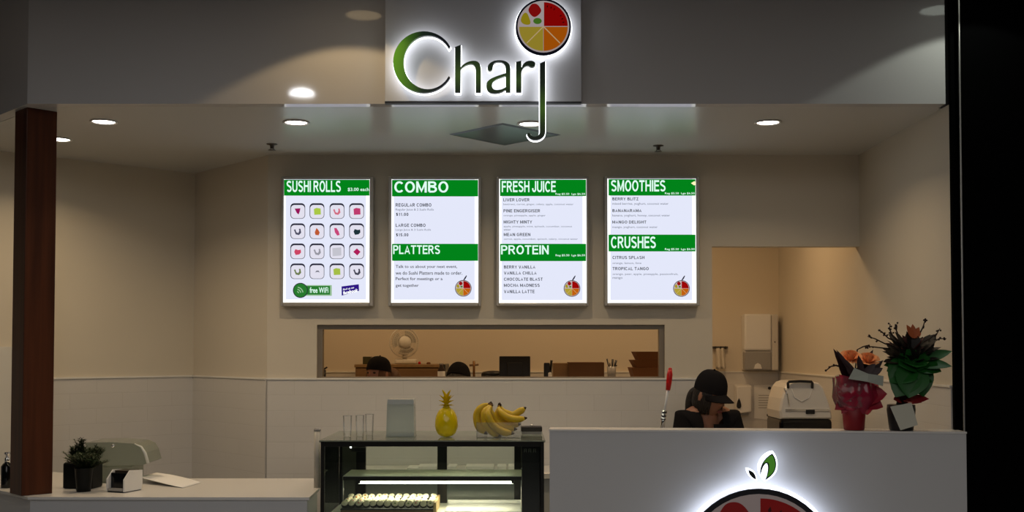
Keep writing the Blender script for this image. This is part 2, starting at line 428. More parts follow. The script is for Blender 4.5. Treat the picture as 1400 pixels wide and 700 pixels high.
klamp(1.25, 6.75, 'round warm lamp on the passage ceiling by the towel dispenser')
# arcade lamps in front of the fascia (seen only as reflections and light pools)
def arcade_lamp(x, y, e, w, col, label, spot=None, r0=.085):
    r = thing('arcade_downlight', label, 'ceiling light', (x, y, 3.2), 'arcade ceiling lamps')
    MB().lathe([(r0, 0), (r0 + .012, 0), (r0 + .012, -.006), (r0, -.006)], (x, y, 3.2), 32, cap=False).build('trim_ring', M['white'], r)
    MB().lathe([(0, -.002), (r0, -.002)], (x, y, 3.2), 32, cap=False).build('diffuser', emit('arcade_glow', (*col, 1), e), r)
    if spot:
        l = bpy.data.lights.new('arcade_spot', 'SPOT'); l.energy = w; l.color = col; l.spot_size = spot; l.spot_blend = .12; l.shadow_soft_size = .02
        o = bpy.data.objects.new('arcade_spot', l); COL.objects.link(o); o.parent = r; o.location = (0, 0, -.01)
    else: area('arcade_light', (x, y, 3.18), .16, w, col, r)
def mirror(px, py):
    d = ray(px, py); s = (3.2 - EYE) / d.z; v = CAMP + d * s; return v.x, 2 * YF - v.y
x, y = mirror(497, 20); arcade_lamp(x, y, 3.0, 8.0, (1, .72, .38), 'warm arcade downlight near the sign panel', math.radians(118))
x, y = mirror(1283, 13); arcade_lamp(x, y, 3.0, 6.0, (.92, 1, .88), 'cool arcade downlight near the black shopfront', math.radians(118))
x, y = mirror(413, 124); arcade_lamp(x, y, 90, 3.0, (.95, .97, 1), 'bright arcade downlight in front of the left fascia', r0=.06)
area('arcade_fill_light', (0.5, -.6, 3.15), 4.5, MALL_W, (1, .95, .9), shape='SQUARE')  # added broad fill behind the camera, no such fitting in the arcade

# ------------------------------------------------------------------ ceiling fittings
vp = [atz(614, 183.5, ZC), atz(687, 168, ZC), atz(767, 184, ZC), atz(690, 198.5, ZC)]
cv = sum(vp, Vector()) / 4
r = thing('air_vent', 'square dark air vent set diagonally in the shop ceiling', 'air vent', (cv.x, cv.y, ZC))
M['vent'] = pbr('vent_metal', (.13, .15, .15, 1), .3, metal=.3)
def sq(k, z): return [(cv.x + (p.x - cv.x) * k, cv.y + (p.y - cv.y) * k, z) for p in vp]
bf = MB()
for k0, k1, z0, z1 in [(1.0, .93, ZC - .001, ZC - .006)]:
    A, B = sq(k0, z0), sq(k1, z1); bf.add(A + B, [[i, (i + 1) % 4, 4 + (i + 1) % 4, 4 + i] for i in range(4)])
bf.build('vent_frame', pbr('vent_frame_paint', (.06, .07, .07, 1), .4), r)
bf = MB(); A = sq(.93, ZC - .003); bf.add(A, [[0, 1, 2, 3]]); bf.build('vent_face', M['vent'], r)
for px, py, lb in [(372, 198, 'fire sprinkler head in the ceiling above the sushi rolls board'), (900, 200, 'small fire sprinkler head in the ceiling above the smoothies board')]:
    p = atz(px, py - 1, ZC); r = thing('sprinkler', lb, 'sprinkler', (p.x, p.y, ZC), 'ceiling sprinklers')
    MB().lathe([(.028, 0), (.028, -.003), (.012, -.006), (.010, -.022), (.004, -.024)], p, 20).build('body', M['darkalu'], r)
    MB().lathe([(.0, -.030), (.020, -.031), (.020, -.033), (0, -.034)], p, 20).tube([p + Vector((.008, 0, -.02)), p + Vector((.01, 0, -.027)), p + Vector((.004, 0, -.032))], .0018, 6).tube([p + Vector((-.008, 0, -.02)), p + Vector((-.01, 0, -.027)), p + Vector((-.004, 0, -.032))], .0018, 6).build('deflector', M['darkalu'], r)

# ================================================================== THE SIGN OVER THE SHOP
YS = YF - .035
psign = Plane((0, YS, 2), (0, -1, 0))
org = psign(660, 70)
b = MB(); A = psign(526, 138.5); B = psign(795, 138.5)
b.span((A.x, YS, A.z), (B.x, YF - .001, 3.19), .002); b.build('sign_backboard', M['sign_panel'], origin=(org.x, YF, A.z))
o = bpy.data.objects['sign_backboard']; tag(o, 'white square panel on the fascia behind the lit shop name', 'sign panel')
b = MB(); b.span((A.x, YS + .004, A.z - .008), (B.x, YF - .002, A.z)); b.build('bottom_edge', pbr('panel_edge_dark', (.05, .05, .055, 1), .5), o)
sg = thing('shop_sign', 'halo lit green shop name with a round fruit emblem above its j', 'sign', (org.x, YS, org.z))
HALO = emit('halo_white', (.93, .95, 1.0), HALO_E)
C_ = circ(581, 89.8, 41.5, 40, 30.5, 329.5)
Ci = [(586.4 + 32.9 * math.cos(math.radians(a)), 90.1 - 36.4 * math.sin(math.radians(a))) for a in [329 - (329 - 31) * i / 40 for i in range(41)]]
gl = {}
gl['C'] = [C_ + Ci]
gl['h'] = [bez([(623, 69.6), (630.8, 66.5), (630.6, 97), ((634, 92.5), (641, 88), (648.5, 88)), ((655, 88), (658, 92.5), (658, 101)), (658, 130.7), (651, 130.7), (651, 102), ((651, 95), (648, 92.3), (644, 92.4)), ((639, 92.6), (634, 95.5), (630.6, 99.5)), (630.3, 130.7), (623, 130.7)])]
gl['a'] = [bez([(697.9, 130.4), (691.5, 130.4), (691.5, 127), ((687, 130.5), (682, 132), (676, 132)), ((669, 132), (665.2, 128), (665.2, 122)), ((665.2, 113), (674, 110.5), (691.5, 104.8)), (691.5, 99), ((691.5, 92), (687, 89.6), (682, 89.6)), ((677.5, 89.6), (674.8, 91.5), (674.0, 95.5)), ((674.4, 99.5), (672.5, 101.6), (670.3, 101.7)), ((667.6, 101.8), (666.6, 99.5), (667.0, 97)), ((667.8, 90.8), (675, 87.3), (682.5, 87.3)), ((692, 87.3), (697.9, 91), (697.9, 99.5))]),
           bez([(691.5, 108.5), ((680, 112), (673, 114.5), (673, 120.5)), ((673, 125.5), (675.5, 127.6), (679, 127.6)), ((684, 127.6), (689, 126), (691.5, 123.5))])]
gl['r'] = [bez([(705.4, 89.6), (712.8, 88), (712.8, 97.5), ((715, 91.5), (719, 88), (724.5, 88)), ((729, 88), (731.6, 90), (731.6, 92.6)), ((731.6, 95.2), (729.6, 96.8), (727, 96.8)), ((724, 96.8), (722.5, 94.3), (720.5, 94.6)), ((716.5, 95.2), (713.6, 99), (712.8, 103)), (712.8, 130.4), (705.4, 130.4)])]
gl['j'] = [bez([(737.6, 91.7), (745, 88.4), (745, 183), ((745, 190.5), (738.5, 195), (731.5, 195)), ((726, 195), (721.8, 192), (720.4, 187.2)), ((721.6, 184.8), (724.2, 185.2), (725, 187.2)), ((726, 190), (728.5, 190.7), (731, 190.5)), ((735.5, 190), (737.6, 187.5), (737.6, 183))])]
G = lambda r_, g_, b_: srgb(r_, g_, b_)
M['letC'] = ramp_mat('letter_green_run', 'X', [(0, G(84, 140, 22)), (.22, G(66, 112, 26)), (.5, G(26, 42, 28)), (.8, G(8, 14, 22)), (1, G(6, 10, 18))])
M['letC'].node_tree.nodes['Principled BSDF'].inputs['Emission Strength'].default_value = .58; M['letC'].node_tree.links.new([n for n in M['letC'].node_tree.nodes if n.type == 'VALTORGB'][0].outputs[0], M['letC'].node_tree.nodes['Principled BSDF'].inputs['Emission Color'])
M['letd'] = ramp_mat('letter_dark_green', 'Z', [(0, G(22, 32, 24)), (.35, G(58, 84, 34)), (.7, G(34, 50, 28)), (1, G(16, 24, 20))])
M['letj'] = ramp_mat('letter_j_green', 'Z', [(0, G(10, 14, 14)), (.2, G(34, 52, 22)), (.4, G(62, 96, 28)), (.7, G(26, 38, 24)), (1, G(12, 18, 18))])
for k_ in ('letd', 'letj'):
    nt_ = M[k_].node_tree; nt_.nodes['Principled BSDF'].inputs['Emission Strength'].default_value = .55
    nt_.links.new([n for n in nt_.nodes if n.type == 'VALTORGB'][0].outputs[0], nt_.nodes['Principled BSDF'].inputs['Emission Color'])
for k, polys in gl.items():
    b = MB(); put_shape(b, psign, polys, .040, .022); L = b.build('letter', M['letC'] if k == 'C' else M['letj'] if k == 'j' else M['letd'], sg)
    b = MB(); put_shape(b, psign, polys, .022, .016, grow=.9); b.build('light_backing', HALO, L)

EMB = {}
def fruit_emblem(pl, cx, cy, R, parent, off, depth, halo, hgrow, lit=None, names=True):
    """round fruit emblem: dark ring, pale rind, red quarter, orange and yellow wedges, three fruits. px space, R = outer radius"""
    s = R / 37.5
    cols = {'ring': srgb(20, 20, 30), 'rind': srgb(206, 190, 190), 'red': srgb(168, 8, 8), 'orange': srgb(206, 104, 14), 'yellow': srgb(190, 168, 58), 'blob': srgb(160, 20, 20), 'lemon': srgb(178, 160, 30), 'lime': srgb(84, 136, 44), 'line': srgb(232, 200, 150), 'seed': srgb(70, 6, 8)}
    mk = (lambda k: emit('lit_' + k, cols[k], lit)) if lit else (lambda k: pbr('emblem_' + k, cols[k], .4))
    key = lit or 'dull'
    if key not in EMB: EMB[key] = {k: mk(k) for k in cols}
    m = EMB[key]
    def part(name, polys, o_, d_, mat, par): b = MB(); [put_shape(b, pl, [p], o_, d_) for p in polys]; return b.build(name, mat, par)
    d = depth; e = .0012 if depth > .002 else .0004
    root = part('emblem_ring', [circ(cx, cy, R)], off, d, m['ring'], parent)
    if halo: b = MB(); put_shape(b, pl, [circ(cx, cy, R + hgrow)], off - .026 if hgrow < 4 else off - .03, .022, 0); b.build('light_backing', halo, root if root.parent is None or root.parent.parent is None else root)
    z = off + d
    part('rind', [circ(cx, cy, R - 2.6 * s)], z, e, m['rind'], root)
    w = .75 * s; r = 32.8 * s; z2 = z + e
    def wedge(a0, a1, ox, oy): return [(cx + ox, cy - oy)] + circ(cx + ox, cy - oy, r - max(abs(ox), abs(oy)), 24, a0, a1)
    part('red_quarter', [wedge(0, 90, w, w)], z2, e, m['red'], root)
    part('orange_quarter', [wedge(270, 360, w * .4, -w * .5)], z2, e, m['orange'], root)
    part('yellow_quarter', [wedge(180, 270, -w * .4, -w * .5)], z2, e, m['yellow'], root)
    z3 = z2 + e; q = .45 * s; L = r * .97 * .7071
    part('dividing_line', [[(cx - q, cy + q), (cx + q, cy - q), (cx + L + q, cy + L - q), (cx + L - q, cy + L + q)], [(cx - q, cy - q), (cx + q, cy + q), (cx - L + q, cy + L + q), (cx - L - q, cy + L - q)]], z3, e * .6, m['line'], root)
    def blob(bx, by, pts): return bez([(cx + bx * s + pts[0][0] * s, cy + by * s + pts[0][1] * s)] + [tuple((cx + (bx + p[0]) * s, cy + (by + p[1]) * s) for p in sg_) for sg_ in pts[1]])
    part('strawberry', [blob(-11.6, -21.8, ((-1, -9.2), [((3, -9.4), (5, -7), (7.5, -3)), ((9.4, 0), (8.6, 2), (6.5, 4.5)), ((3, 8), (0, 10), (-3, 8)), ((-7, 5), (-10, 0), (-8, -3)), ((-6, -6.5), (-5, -9), (-1, -9.2))]))], z2, e, m['blob'], root)
    part('lemon', [blob(-23.9, -10.6, ((0, -8.2), [((2.6, -8), (4, -3), (6, 2.5)), ((7.4, 6.5), (5.5, 8.4), (2, 8.2)), ((-2, 8), (-6.5, 6), (-6.6, 2)), ((-6.5, -2), (-3, -8.4), (0, -8.2))]))], z2, e, m['lemon'], root)
    part('lime', [circ(cx - 8 * s, cy - 7.5 * s, 5.7 * s, 24, ry=4.1 * s)], z2, e, m['lime'], root)
    seeds = []
    for a in [12, 22, 32, 58, 68, 79]:
        for rr in ([27.5] if a in (32, 58) else [27.5]):
            x_, y_ = cx + rr * s * math.cos(math.radians(a)), cy - rr * s * math.sin(math.radians(a))
            ca, sa = math.cos(math.radians(a)), -math.sin(math.radians(a)); l_, w_ = 1.9 * s, .9 * s
            seeds.append([(x_ + ca * l_, y_ + sa * l_), (x_ - sa * w_, y_ + ca * w_), (x_ - ca * l_, y_ - sa * l_), (x_ + sa * w_, y_ - ca * w_)])
    part('seeds', seeds, z3, e * .6, m['seed'], root)
    return root
fruit_emblem(psign, 742.4, 42.2, 37.5, sg, .040, .022, HALO, 1.6, lit=.5)

# ================================================================== MENU BOARDS

# bold upright capitals for the board titles: strokes in a box one unit high
def _arc(cx, cy, rx, ry, a0, a1, n=10): return [(cx + rx * math.cos(math.radians(a0 + (a1 - a0) * i / n)), cy + ry * math.sin(math.radians(a0 + (a1 - a0) * i / n))) for i in range(n + 1)]
TS = .17                                  # stroke width
_h = TS / 2
GLY = {
 'I': (.17, [[(_h, 0), (_h, 1)]]), 'L': (.58, [[(_h, 1), (_h, _h), (.58, _h)]]), 'T': (.66, [[(0, 1 - _h), (.66, 1 - _h)], [(.33, 1), (.33, 0)]]),
 'H': (.70, [[(_h, 0), (_h, 1)], [(.70 - _h, 0), (.70 - _h, 1)], [(0, .53), (.70, .53)]]), 'E': (.62, [[(.62, 1 - _h), (_h, 1 - _h), (_h, _h), (.62, _h)], [(0, .53), (.58, .53)]]),
 'F': (.58, [[(.58, 1 - _h), (_h, 1 - _h), (_h, 0)], [(0, .5), (.52, .5)]]), 'N': (.70, [[(_h, 0), (_h, 1)], [(.70 - _h, 0), (.70 - _h, 1)], [(_h, 1 - _h * .6), (.70 - _h, _h * .6)]]),
 'M': (.82, [[(_h, 0), (_h, 1)], [(.82 - _h, 0), (.82 - _h, 1)], [(_h, .95), (.41, .12), (.82 - _h, .95)]]), 'A': (.74, [[(.06, 0), (.37, .96), (.68, 0)], [(.16, .29), (.58, .29)]]),
 'O': (.78, [_arc(.39, .5, .39 - _h, .5 - _h * .9, 90, 450, 28)]), 'C': (.72, [_arc(.39, .5, .39 - _h, .5 - _h * .9, 42, 318, 22)]),
 'U': (.70, [[(_h, 1), (_h, .33)] + _arc(.35, .33, .35 - _h, .33 - _h * .9, 180, 360, 14) + [(.70 - _h, 1)]]), 'J': (.55, [[(.55 - _h, 1), (.55 - _h, .28)] + _arc(.275, .28, .275 - _h, .28 - _h * .9, 0, -180, 12) + [(_h, .36)]]),
 'P': (.66, [[(_h, 0), (_h, 1 - _h), (.38, 1 - _h)] + _arc(.38, .70, .28 - _h, .30 - _h, 90, -90, 12) + [(_h, .40 + _h)]]),
 'R': (.72, [[(_h, 0), (_h, 1 - _h), (.38, 1 - _h)] + _arc(.38, .71, .29 - _h, .29 - _h, 90, -90, 12) + [(_h, .42 + _h)], [(.36, .48), (.64, 0)]]),
 'B': (.70, [[(_h, _h), (_h, 1 - _h), (.38, 1 - _h)] + _arc(.38, .75, .27 - _h, .25 - _h, 90, -90, 10) + [(_h, .50 + _h * .0 + .085)], [(_h, .53), (.40, .53)] + _arc(.40, .29, .30 - _h, .29 - _h, 90, -90, 12) + [(_h, _h)]]),
 'V': (.76, [[(.07, 1), (.38, 0)], [(.38, 0), (.69, 1)]]), 'Y': (.70, [[(.05, 1), (.35, .46), (.65, 1)], [(.35, .5), (.35, 0)]]), 'Z': (.64, [[(0, 1 - _h), (.55, 1 - _h), (.09, _h), (.64, _h)]]),
 'D': (.72, [[(_h, _h), (_h, 1 - _h), (.32, 1 - _h)] + _arc(.32, .5, .40 - _h, .5 - _h, 90, -90, 14) + [(_h, _h)]]),
 'G': (.76, [_arc(.39, .5, .39 - _h, .5 - _h * .9, 42, 330, 22) + [(.76 - _h, .46), (.42, .46)]]),
 '1': (.42, [[(0, .74), (.26, .93), (.26, 0)]]), '0': (.56, [_arc(.28, .5, .28 - _h, .5 - _h * .9, 90, 450, 22)]), '.': (.18, [[(0, _h), (.18, _h)]]),
 '5': (.58, [[(.54, 1 - _h), (.15, 1 - _h), (.11, .52)] + _arc(.28, .32, .28 - _h, .32 - _h * .9, 120, -160, 14)]), '$': (.60, [_arc(.30, .70, .28 - _h, .22 - _h * .6, 28, 200, 10) + [(.14, .60), (.30, .5), (.46, .42)] + _arc(.30, .30, .28 - _h, .22 - _h * .6, 20, -155, 11), [(.30, 1), (.30, 0)]]),
 'S': (.68, [_arc(.34, .735, .34 - _h, .265 - _h * .9, 28, 200, 12) + [(.13, .62), (.34, .52), (.54, .42)] + _arc(.34, .275, .34 - _h, .275 - _h * .9, 20, -155, 13)]),
}
def stroke(mb_pts, w):
    vs, fs = [], []
    P_ = [Vector((x, y)) for x, y in mb_pts]; n = len(P_)
    closed = (P_[0] - P_[-1]).length < 1e-4
    for i, p in enumerate(P_):
        a = P_[i - 1] if i else (P_[-2] if closed else p); c = P_[i + 1] if i < n - 1 else (P_[1] if closed else p)
        d1 = (p - a).normalized() if (p - a).length > 1e-6 else (c - p).normalized(); d2 = (c - p).normalized() if (c - p).length > 1e-6 else d1
        n1 = Vector((-d1.y, d1.x)); n2 = Vector((-d2.y, d2.x)); m = (n1 + n2)
        m = m.normalized() if m.length > 1e-3 else n1
        k = min(2.0, 1 / max(.35, m.dot(n1))); q = m * (w / 2 * k); vs += [p + q, p - q]
    for i in range(n - 1): fs.append([2 * i, 2 * i + 1, 2 * i + 3, 2 * i + 2])
    return vs, fs
def put_title(mb, pl, txt, x0, y0, x1, y1, off, gap=.10, sp=.26):
    wt = sum((GLY[c][0] + gap) if c != ' ' else sp for c in txt) - gap
    kx = (x1 - x0) / wt; X = 0
    for c in txt:
        if c == ' ': X += sp; continue
        w, ss = GLY[c]
        for pts in ss:
            vs, fs = stroke(pts, TS)
            mb.add([pl.flat(x0 + (X + max(0, min(w, v.x))) * kx, y1 - max(0, min(1, v.y)) * (y1 - y0), off) for v in vs], fs)
        X += w + gap
EB = BOARD_E
BM = [emit('board_white_edge', (.98, 1.0, 1.0), 1.25 * EB), emit('board_white_print', srgb(228, 232, 250), EB), emit('board_green', srgb(2, 130, 26), EB), emit('board_dark_text', srgb(26, 34, 48), EB),
      emit('board_title_text', srgb(222, 255, 240), EB), emit('board_black', srgb(40, 40, 56), EB), emit('board_grey', srgb(112, 118, 134), EB)]
M['bframe'] = pbr('board_frame_alu', (.44, .42, .385, 1), .4, metal=.4)
YM = 6.0
def board(label, fx0, fy0, fx1, fy1, ix0, iy0, ix1, iy1, bands, lines, emblem=None):
    pl = Plane((0, YM, 1.6), (0, -1, 0))
    c = pl((fx0 + fx1) / 2, fy1); r = thing('menu_board', label, 'menu board', (c.x, YB, c.z), 'lit menu boards on the back wall')
    A, B = pl(fx0, fy1), pl(fx1, fy0); a, bb = pl(ix0, iy1), pl(ix1, iy0)
    b = MB(); y0, y1 = YM - .006, YB - .001
    b.span((A.x, y0, A.z), (a.x, y1, B.z), .004).span((bb.x, y0, A.z), (B.x, y1, B.z), .004)
    b.span((a.x, y0, bb.z), (bb.x, y1, B.z), .004).span((a.x, y0 - .004, A.z), (bb.x, y1, a.z), .004); b.build('frame', M['bframe'], r)
    b = MB(); b.span((a.x - .003, YM, a.z - .003), (bb.x + .003, YB - .01, bb.z + .003)); lp = b.build('light_panel', BM[0], r)
    b = MB(); put_poly(b, pl, [(ix0 + 3.6, iy0), (ix1 - 5, iy0), (ix1 - 5, iy1 - 4), (ix0 + 3.6, iy1 - 4)], .0008); b.build('printed_sheet', BM[1], lp)
    bands_o = []
    for y0_, y1_ in bands:
        b = MB(); put_poly(b, pl, [(ix0 + 1.2, y0_), (ix1 - .4, y0_), (ix1 - .4, y1_), (ix0 + 1.2, y1_)], .0014); bands_o.append((y0_, y1_, b.build('header_band', BM[2], r)))
    for txt, x0, y0_, x1, y1_, kind in lines:
        b = MB(); own = [o_ for p_, q_, o_ in bands_o if p_ <= y0_ < q_]
        if kind == 'T': put_title(b, pl, txt, x0, y0_, x1, y1_, .0022)
        elif kind == 'P': put_text(b, pl, txt, x0, y0_, x1, y1_, .0022, .012)
        elif kind == 'H' and all(c_ in GLY or c_ == ' ' for c_ in txt): put_title(b, pl, txt, x0, y0_, x1, y1_, .0018, .15, .36)
        elif kind == 'H': put_text(b, pl, txt, x0, y0_, x1, y1_, .0018, .010)
        else: put_text(b, pl, txt, x0, y0_, x1, y1_, .0018, .004)
        if own: b.build('title_lettering' if kind == 'T' else 'price_lettering', BM[4], own[0])
        else: b.build('menu_line', BM[3] if kind == 'H' else BM[6], lp)
    if emblem:
        e = fruit_emblem(pl, emblem[0], emblem[1], 11.3, r, .0014, .0006, None, 0, lit=.85 * EB)
        cx, cy = emblem
        b = MB(); put_shape(b, pl, [[(cx - .5, cy - 10.5), (cx + 2, cy - 15), (cx + 4.2, cy - 17.8), (cx + 5, cy - 17), (cx + 3.4, cy - 13.6), (cx + .8, cy - 10.2)]], .0016, .0004); b.build('emblem_leaf', BM[5], e)
    return r, pl
r, pl = board('leftmost lit board, headed SUSHI ROLLS with sixteen roll pictures', 383.4, 241.4, 511, 418.6, 387.2, 245.3, 505.6, 413.5, [(245.8, 267.5)],
    [('SUSHI ROLLS', 392, 247.2, 466, 262.6, 'T'), ('$3.00 each', 475.5, 256.6, 504.6, 262, 'P')])
fills = [srgb(150, 20, 90), srgb(170, 200, 70), srgb(210, 110, 130), srgb(190, 60, 110), srgb(80, 80, 100), srgb(190, 90, 50), srgb(200, 70, 120), srgb(30, 50, 56), srgb(205, 70, 100), srgb(150, 150, 160), srgb(196, 196, 206), srgb(175, 30, 90), srgb(110, 125, 80), srgb(120, 120, 130), srgb(165, 190, 70), srgb(70, 70, 84)]
shapes = ['tri', 'sq', 'arc', 'sq', 'arc', 'drop', 'strip', 'blob', 'blob', 'arc', 'big', 'dia', 'arc', 'dot', 'sq', 'arc']
def rsq(cx, cy, w, h, rr=.5):
    out = []
    for qx, qy, a0 in [(1, -1, 0), (-1, -1, 90), (-1, 1, 180), (1, 1, 270)]:
        for i in range(7):
            a = math.radians(a0 + 90 * i / 6); out.append((cx + qx * w * (1 - rr) + w * rr * math.cos(a), cy + qy * h * (1 - rr) - h * rr * math.sin(a)))
    return out
M['filling'] = [emit('sushi_print', c, EB) for c in fills]
M['ricep'] = emit('sushi_rice_print', srgb(226, 224, 238), EB); M['wifi'] = emit('wifi_green', srgb(40, 120, 46), EB); M['wifi2'] = emit('wifi_pale', srgb(150, 190, 150), EB); M['fbp'] = emit('badge_purple', srgb(46, 22, 130), EB)
k = 0
for cy in (288.5, 316, 343.5, 370.8):
    for cx in (407.2, 433.4, 460.8, 487.6):
        b = MB(); put_poly(b, pl, rsq(cx, cy, 10.1, 10.6), .0012, 0); put_poly(b, pl, rsq(cx + .1, cy + .9, 9.3, 9.1), .0016, 1)
        s = shapes[k]; cc = (cx + (.4 if k % 2 else -.3), cy + .8)
        P = {'tri': [(-4, -4), (4, -4.5), (3, 0), (1.5, 4), (-1, 2)], 'sq': [(-4.6, -3.5), (-1, -5), (4.6, -4.2), (5, 4), (-4, 4.5)], 'dia': [(-5, 0), (0, -4.6), (5, 0), (.5, 5)], 'drop': [(-1, -5), (1.4, -2.5), (3.4, 1), (2, 5), (-2.4, 4.4), (-3.4, .8)],
             'strip': [(-3.6, -5), (-.4, -5), (2.6, -.4), (4, 4.4), (.6, 5.4), (-2.6, .8)], 'blob': [(-4.6, 0), (-3, -3.6), (1, -2.4), (4.4, -3), (4.8, 1), (2.4, 3.6), (-2.6, 4.4)], 'big': [(-6, -5), (6, -6), (6.2, 5), (-5.6, 6)], 'dot': [(-3, 1), (-1, -1.6), (2, -1.6), (3.4, 1.2), (1.4, .2), (-1, .4)],
             'arc': [(-5, -2.6), (-3, -3.4), (-1.6, .8), (1, 1.8), (2.4, -1), (1.8, -4), (4, -4), (5, 1.4), (2, 4.6), (-2.4, 3.8)]}[s]
        put_poly(b, pl, [(cc[0] + x_, cc[1] + y_) for x_, y_ in P], .0020, 2)
        b.build('sushi_picture', [BM[5], M['ricep'], M['filling'][k]], r); k += 1
b = MB(); put_poly(b, pl, [(411, 389.8), (453.6, 389.8), (453.6, 404.4), (411, 404.4)], .0012, 1); put_poly(b, pl, [(412, 391), (451.2, 391), (451.2, 402.8), (412, 402.8)], .0015, 0)
put_poly(b, pl, circ(410.8, 397, 10.3), .0017, 2); put_poly(b, pl, circ(410.8, 397, 9.2), .0019, 0)
for rr in (3, 6, 9):
    a_ = circ(406, 401, rr, 10, 8, 82); i_ = circ(406, 401, rr - 1.3, 10, 82, 8); b.add([pl.flat(x_, y_, .0023) for x_, y_ in a_ + i_], [[j, j + 1, 20 - j, 21 - j] for j in range(10)], 1)
put_text(b, pl, 'free WiFi', 423.5, 392.8, 449, 400.6, .0022, .02, 3); b.build('wifi_badge', [M['wifi'], M['wifi2'], BM[5], BM[4]], r)
b = MB(); put_poly(b, pl, [(467, 391.6), (490.6, 388.6), (491, 397.6), (467.2, 404.2)], .0014, 0)
sh = Plane(pl.P0, pl.N)
class Shear:
    def flat(s_, x_, y_, o_): return pl.flat(x_, y_ - .20 * (x_ - 479), o_)
put_text(b, Shear(), 'find us on', 469, 392.6, 484, 395.2, .0020, .01, 1); put_text(b, Shear(), 'facebook', 469.2, 396.3, 489.4, 401, .0020, .03, 1)
b.build('social_media_badge', [M['fbp'], BM[0]], r)

board('lit board headed COMBO and PLATTERS, second from the left', 530.4, 241.4, 658, 418.6, 534.8, 245.3, 654, 413.8, [(246, 268.6), (333.4, 356.6)],
    [('COMBO', 539.2, 248, 613, 263.4, 'T'), ('REGULAR COMBO', 541, 278, 589.8, 282.6, 'H'), ('Regular Juice & 2 Sushi Rolls', 541, 285, 593, 288.8, 'S'), ('$11.00', 541.4, 291, 558.4, 295.2, 'H'),
     ('LARGE COMBO', 541, 305.8, 581.8, 310.2, 'H'), ('Large Juice & 3 Sushi Rolls', 541, 312.8, 589, 316.2, 'S'), ('$15.00', 541.4, 319, 558.4, 323.2, 'H'),
     ('PLATTERS', 537.6, 335.4, 601.6, 347.4, 'T'), ('Talk to us about your next event,', 541, 362.4, 625, 367.6, 'H'), ('we do Sushi Platters made to order.', 541, 370.8, 632, 375.6, 'H'), ('Perfect for meetings or a', 541, 379, 605, 384.4, 'H'), ('get together', 541, 388.2, 572.5, 393.4, 'H')], (633.4, 394.2))
PR = 'Reg $5.50  Lge $6.50'
board('lit board headed FRESH JUICE and PROTEIN, third from the left', 678.2, 241.4, 804.6, 418.4, 682.4, 245, 801.6, 414.2, [(245.6, 268.2), (333.4, 357)],
    [('FRESH JUICE', 686, 247.6, 759.8, 262.8, 'T'), (PR, 759.4, 263.9, 799.8, 267.2, 'P'), ('LIVER LOVER', 688.2, 271.2, 723.8, 275.4, 'H'), ('beetroot, carrot, ginger, celery, apple, coconut water', 688.2, 278, 784, 281.2, 'S'), ('PINE ENGERGISER', 688.4, 286.2, 738.4, 290.4, 'H'), ('orange, pineapple, apple, ginger', 688.4, 293.4, 746, 296.4, 'S'),
     ('MIGHTY MINTY', 688.6, 301.4, 727.4, 305.6, 'H'), ('apple, pineapple, mint, spinach, cucumber, coconut', 688.6, 308.4, 782, 311.4, 'S'), ('water', 688.6, 313, 698.4, 315.4, 'S'), ('MEAN GREEN', 688.8, 318.6, 725, 322.8, 'H'), ('carrot, apple, cucumber, spinach, celery, coconut water', 688.8, 325.6, 790, 328.6, 'S'),
     ('PROTEIN', 685, 335.4, 750.2, 347.8, 'T'), (PR, 759.6, 347.6, 799.8, 351.2, 'P'), ('BERRY VANILLA', 689, 363, 731.8, 367.2, 'H'), ('VANILLA CHILLA', 689, 371.2, 733.6, 375.4, 'H'), ('CHOCOLATE BLAST', 689, 379.6, 742, 383.8, 'H'), ('MOCHA MADNESS', 689, 388, 737.8, 392.2, 'H'), ('VANILLA LATTE', 689, 396.4, 730.8, 400.8, 'H')], (782, 394.4))
r, pl = board('rightmost lit board, headed SMOOTHIES and CRUSHES', 826.6, 241, 956, 418.2, 830.8, 244.4, 951.2, 414.2, [(245, 267.4), (320.8, 343.8)],
    [('SMOOTHIES', 835.4, 246.4, 909.8, 261.8, 'T'), (PR, 909, 263, 949.6, 266.4, 'P'), ('BERRY BLITZ', 837.2, 270, 872.8, 274, 'H'), ('mixed berries, yoghurt, coconut water', 837.2, 277, 914, 280.8, 'S'), ('BANANARAMA', 837.2, 286, 877, 290, 'H'), ('banana, yoghurt, honey, coconut water', 837.2, 293, 916, 296.8, 'S'), ('MANGO DELIGHT', 837.2, 301.6, 883.6, 305.6, 'H'), ('mango, yoghurt, coconut water', 837.2, 309, 899, 312.6, 'S'),
     ('CRUSHES', 835.2, 323.4, 896.6, 339.4, 'T'), (PR, 909, 339.2, 949.6, 342.8, 'P'), ('CITRUS SPLASH', 837.4, 350, 881, 354.2, 'H'), ('orange, lemon, lime', 837.4, 358.4, 876.8, 361.8, 'S'), ('TROPICAL TANGO', 837.4, 365.2, 886.8, 369.4, 'H'), ('orange, pear, apple, pineapple, passionfruit,', 837.4, 373.4, 927, 376.8, 'S'), ('mango', 837.4, 379, 851, 382.2, 'S')], (931.6, 394.4))
b = MB(); put_poly(b, pl, [(944.6, 250.6), (949, 247.8), (951, 248.6), (951, 252.6), (949, 253.6)], .0022); b.build('sticker', emit('pale_sticker', srgb(255, 250, 190), EB), r)
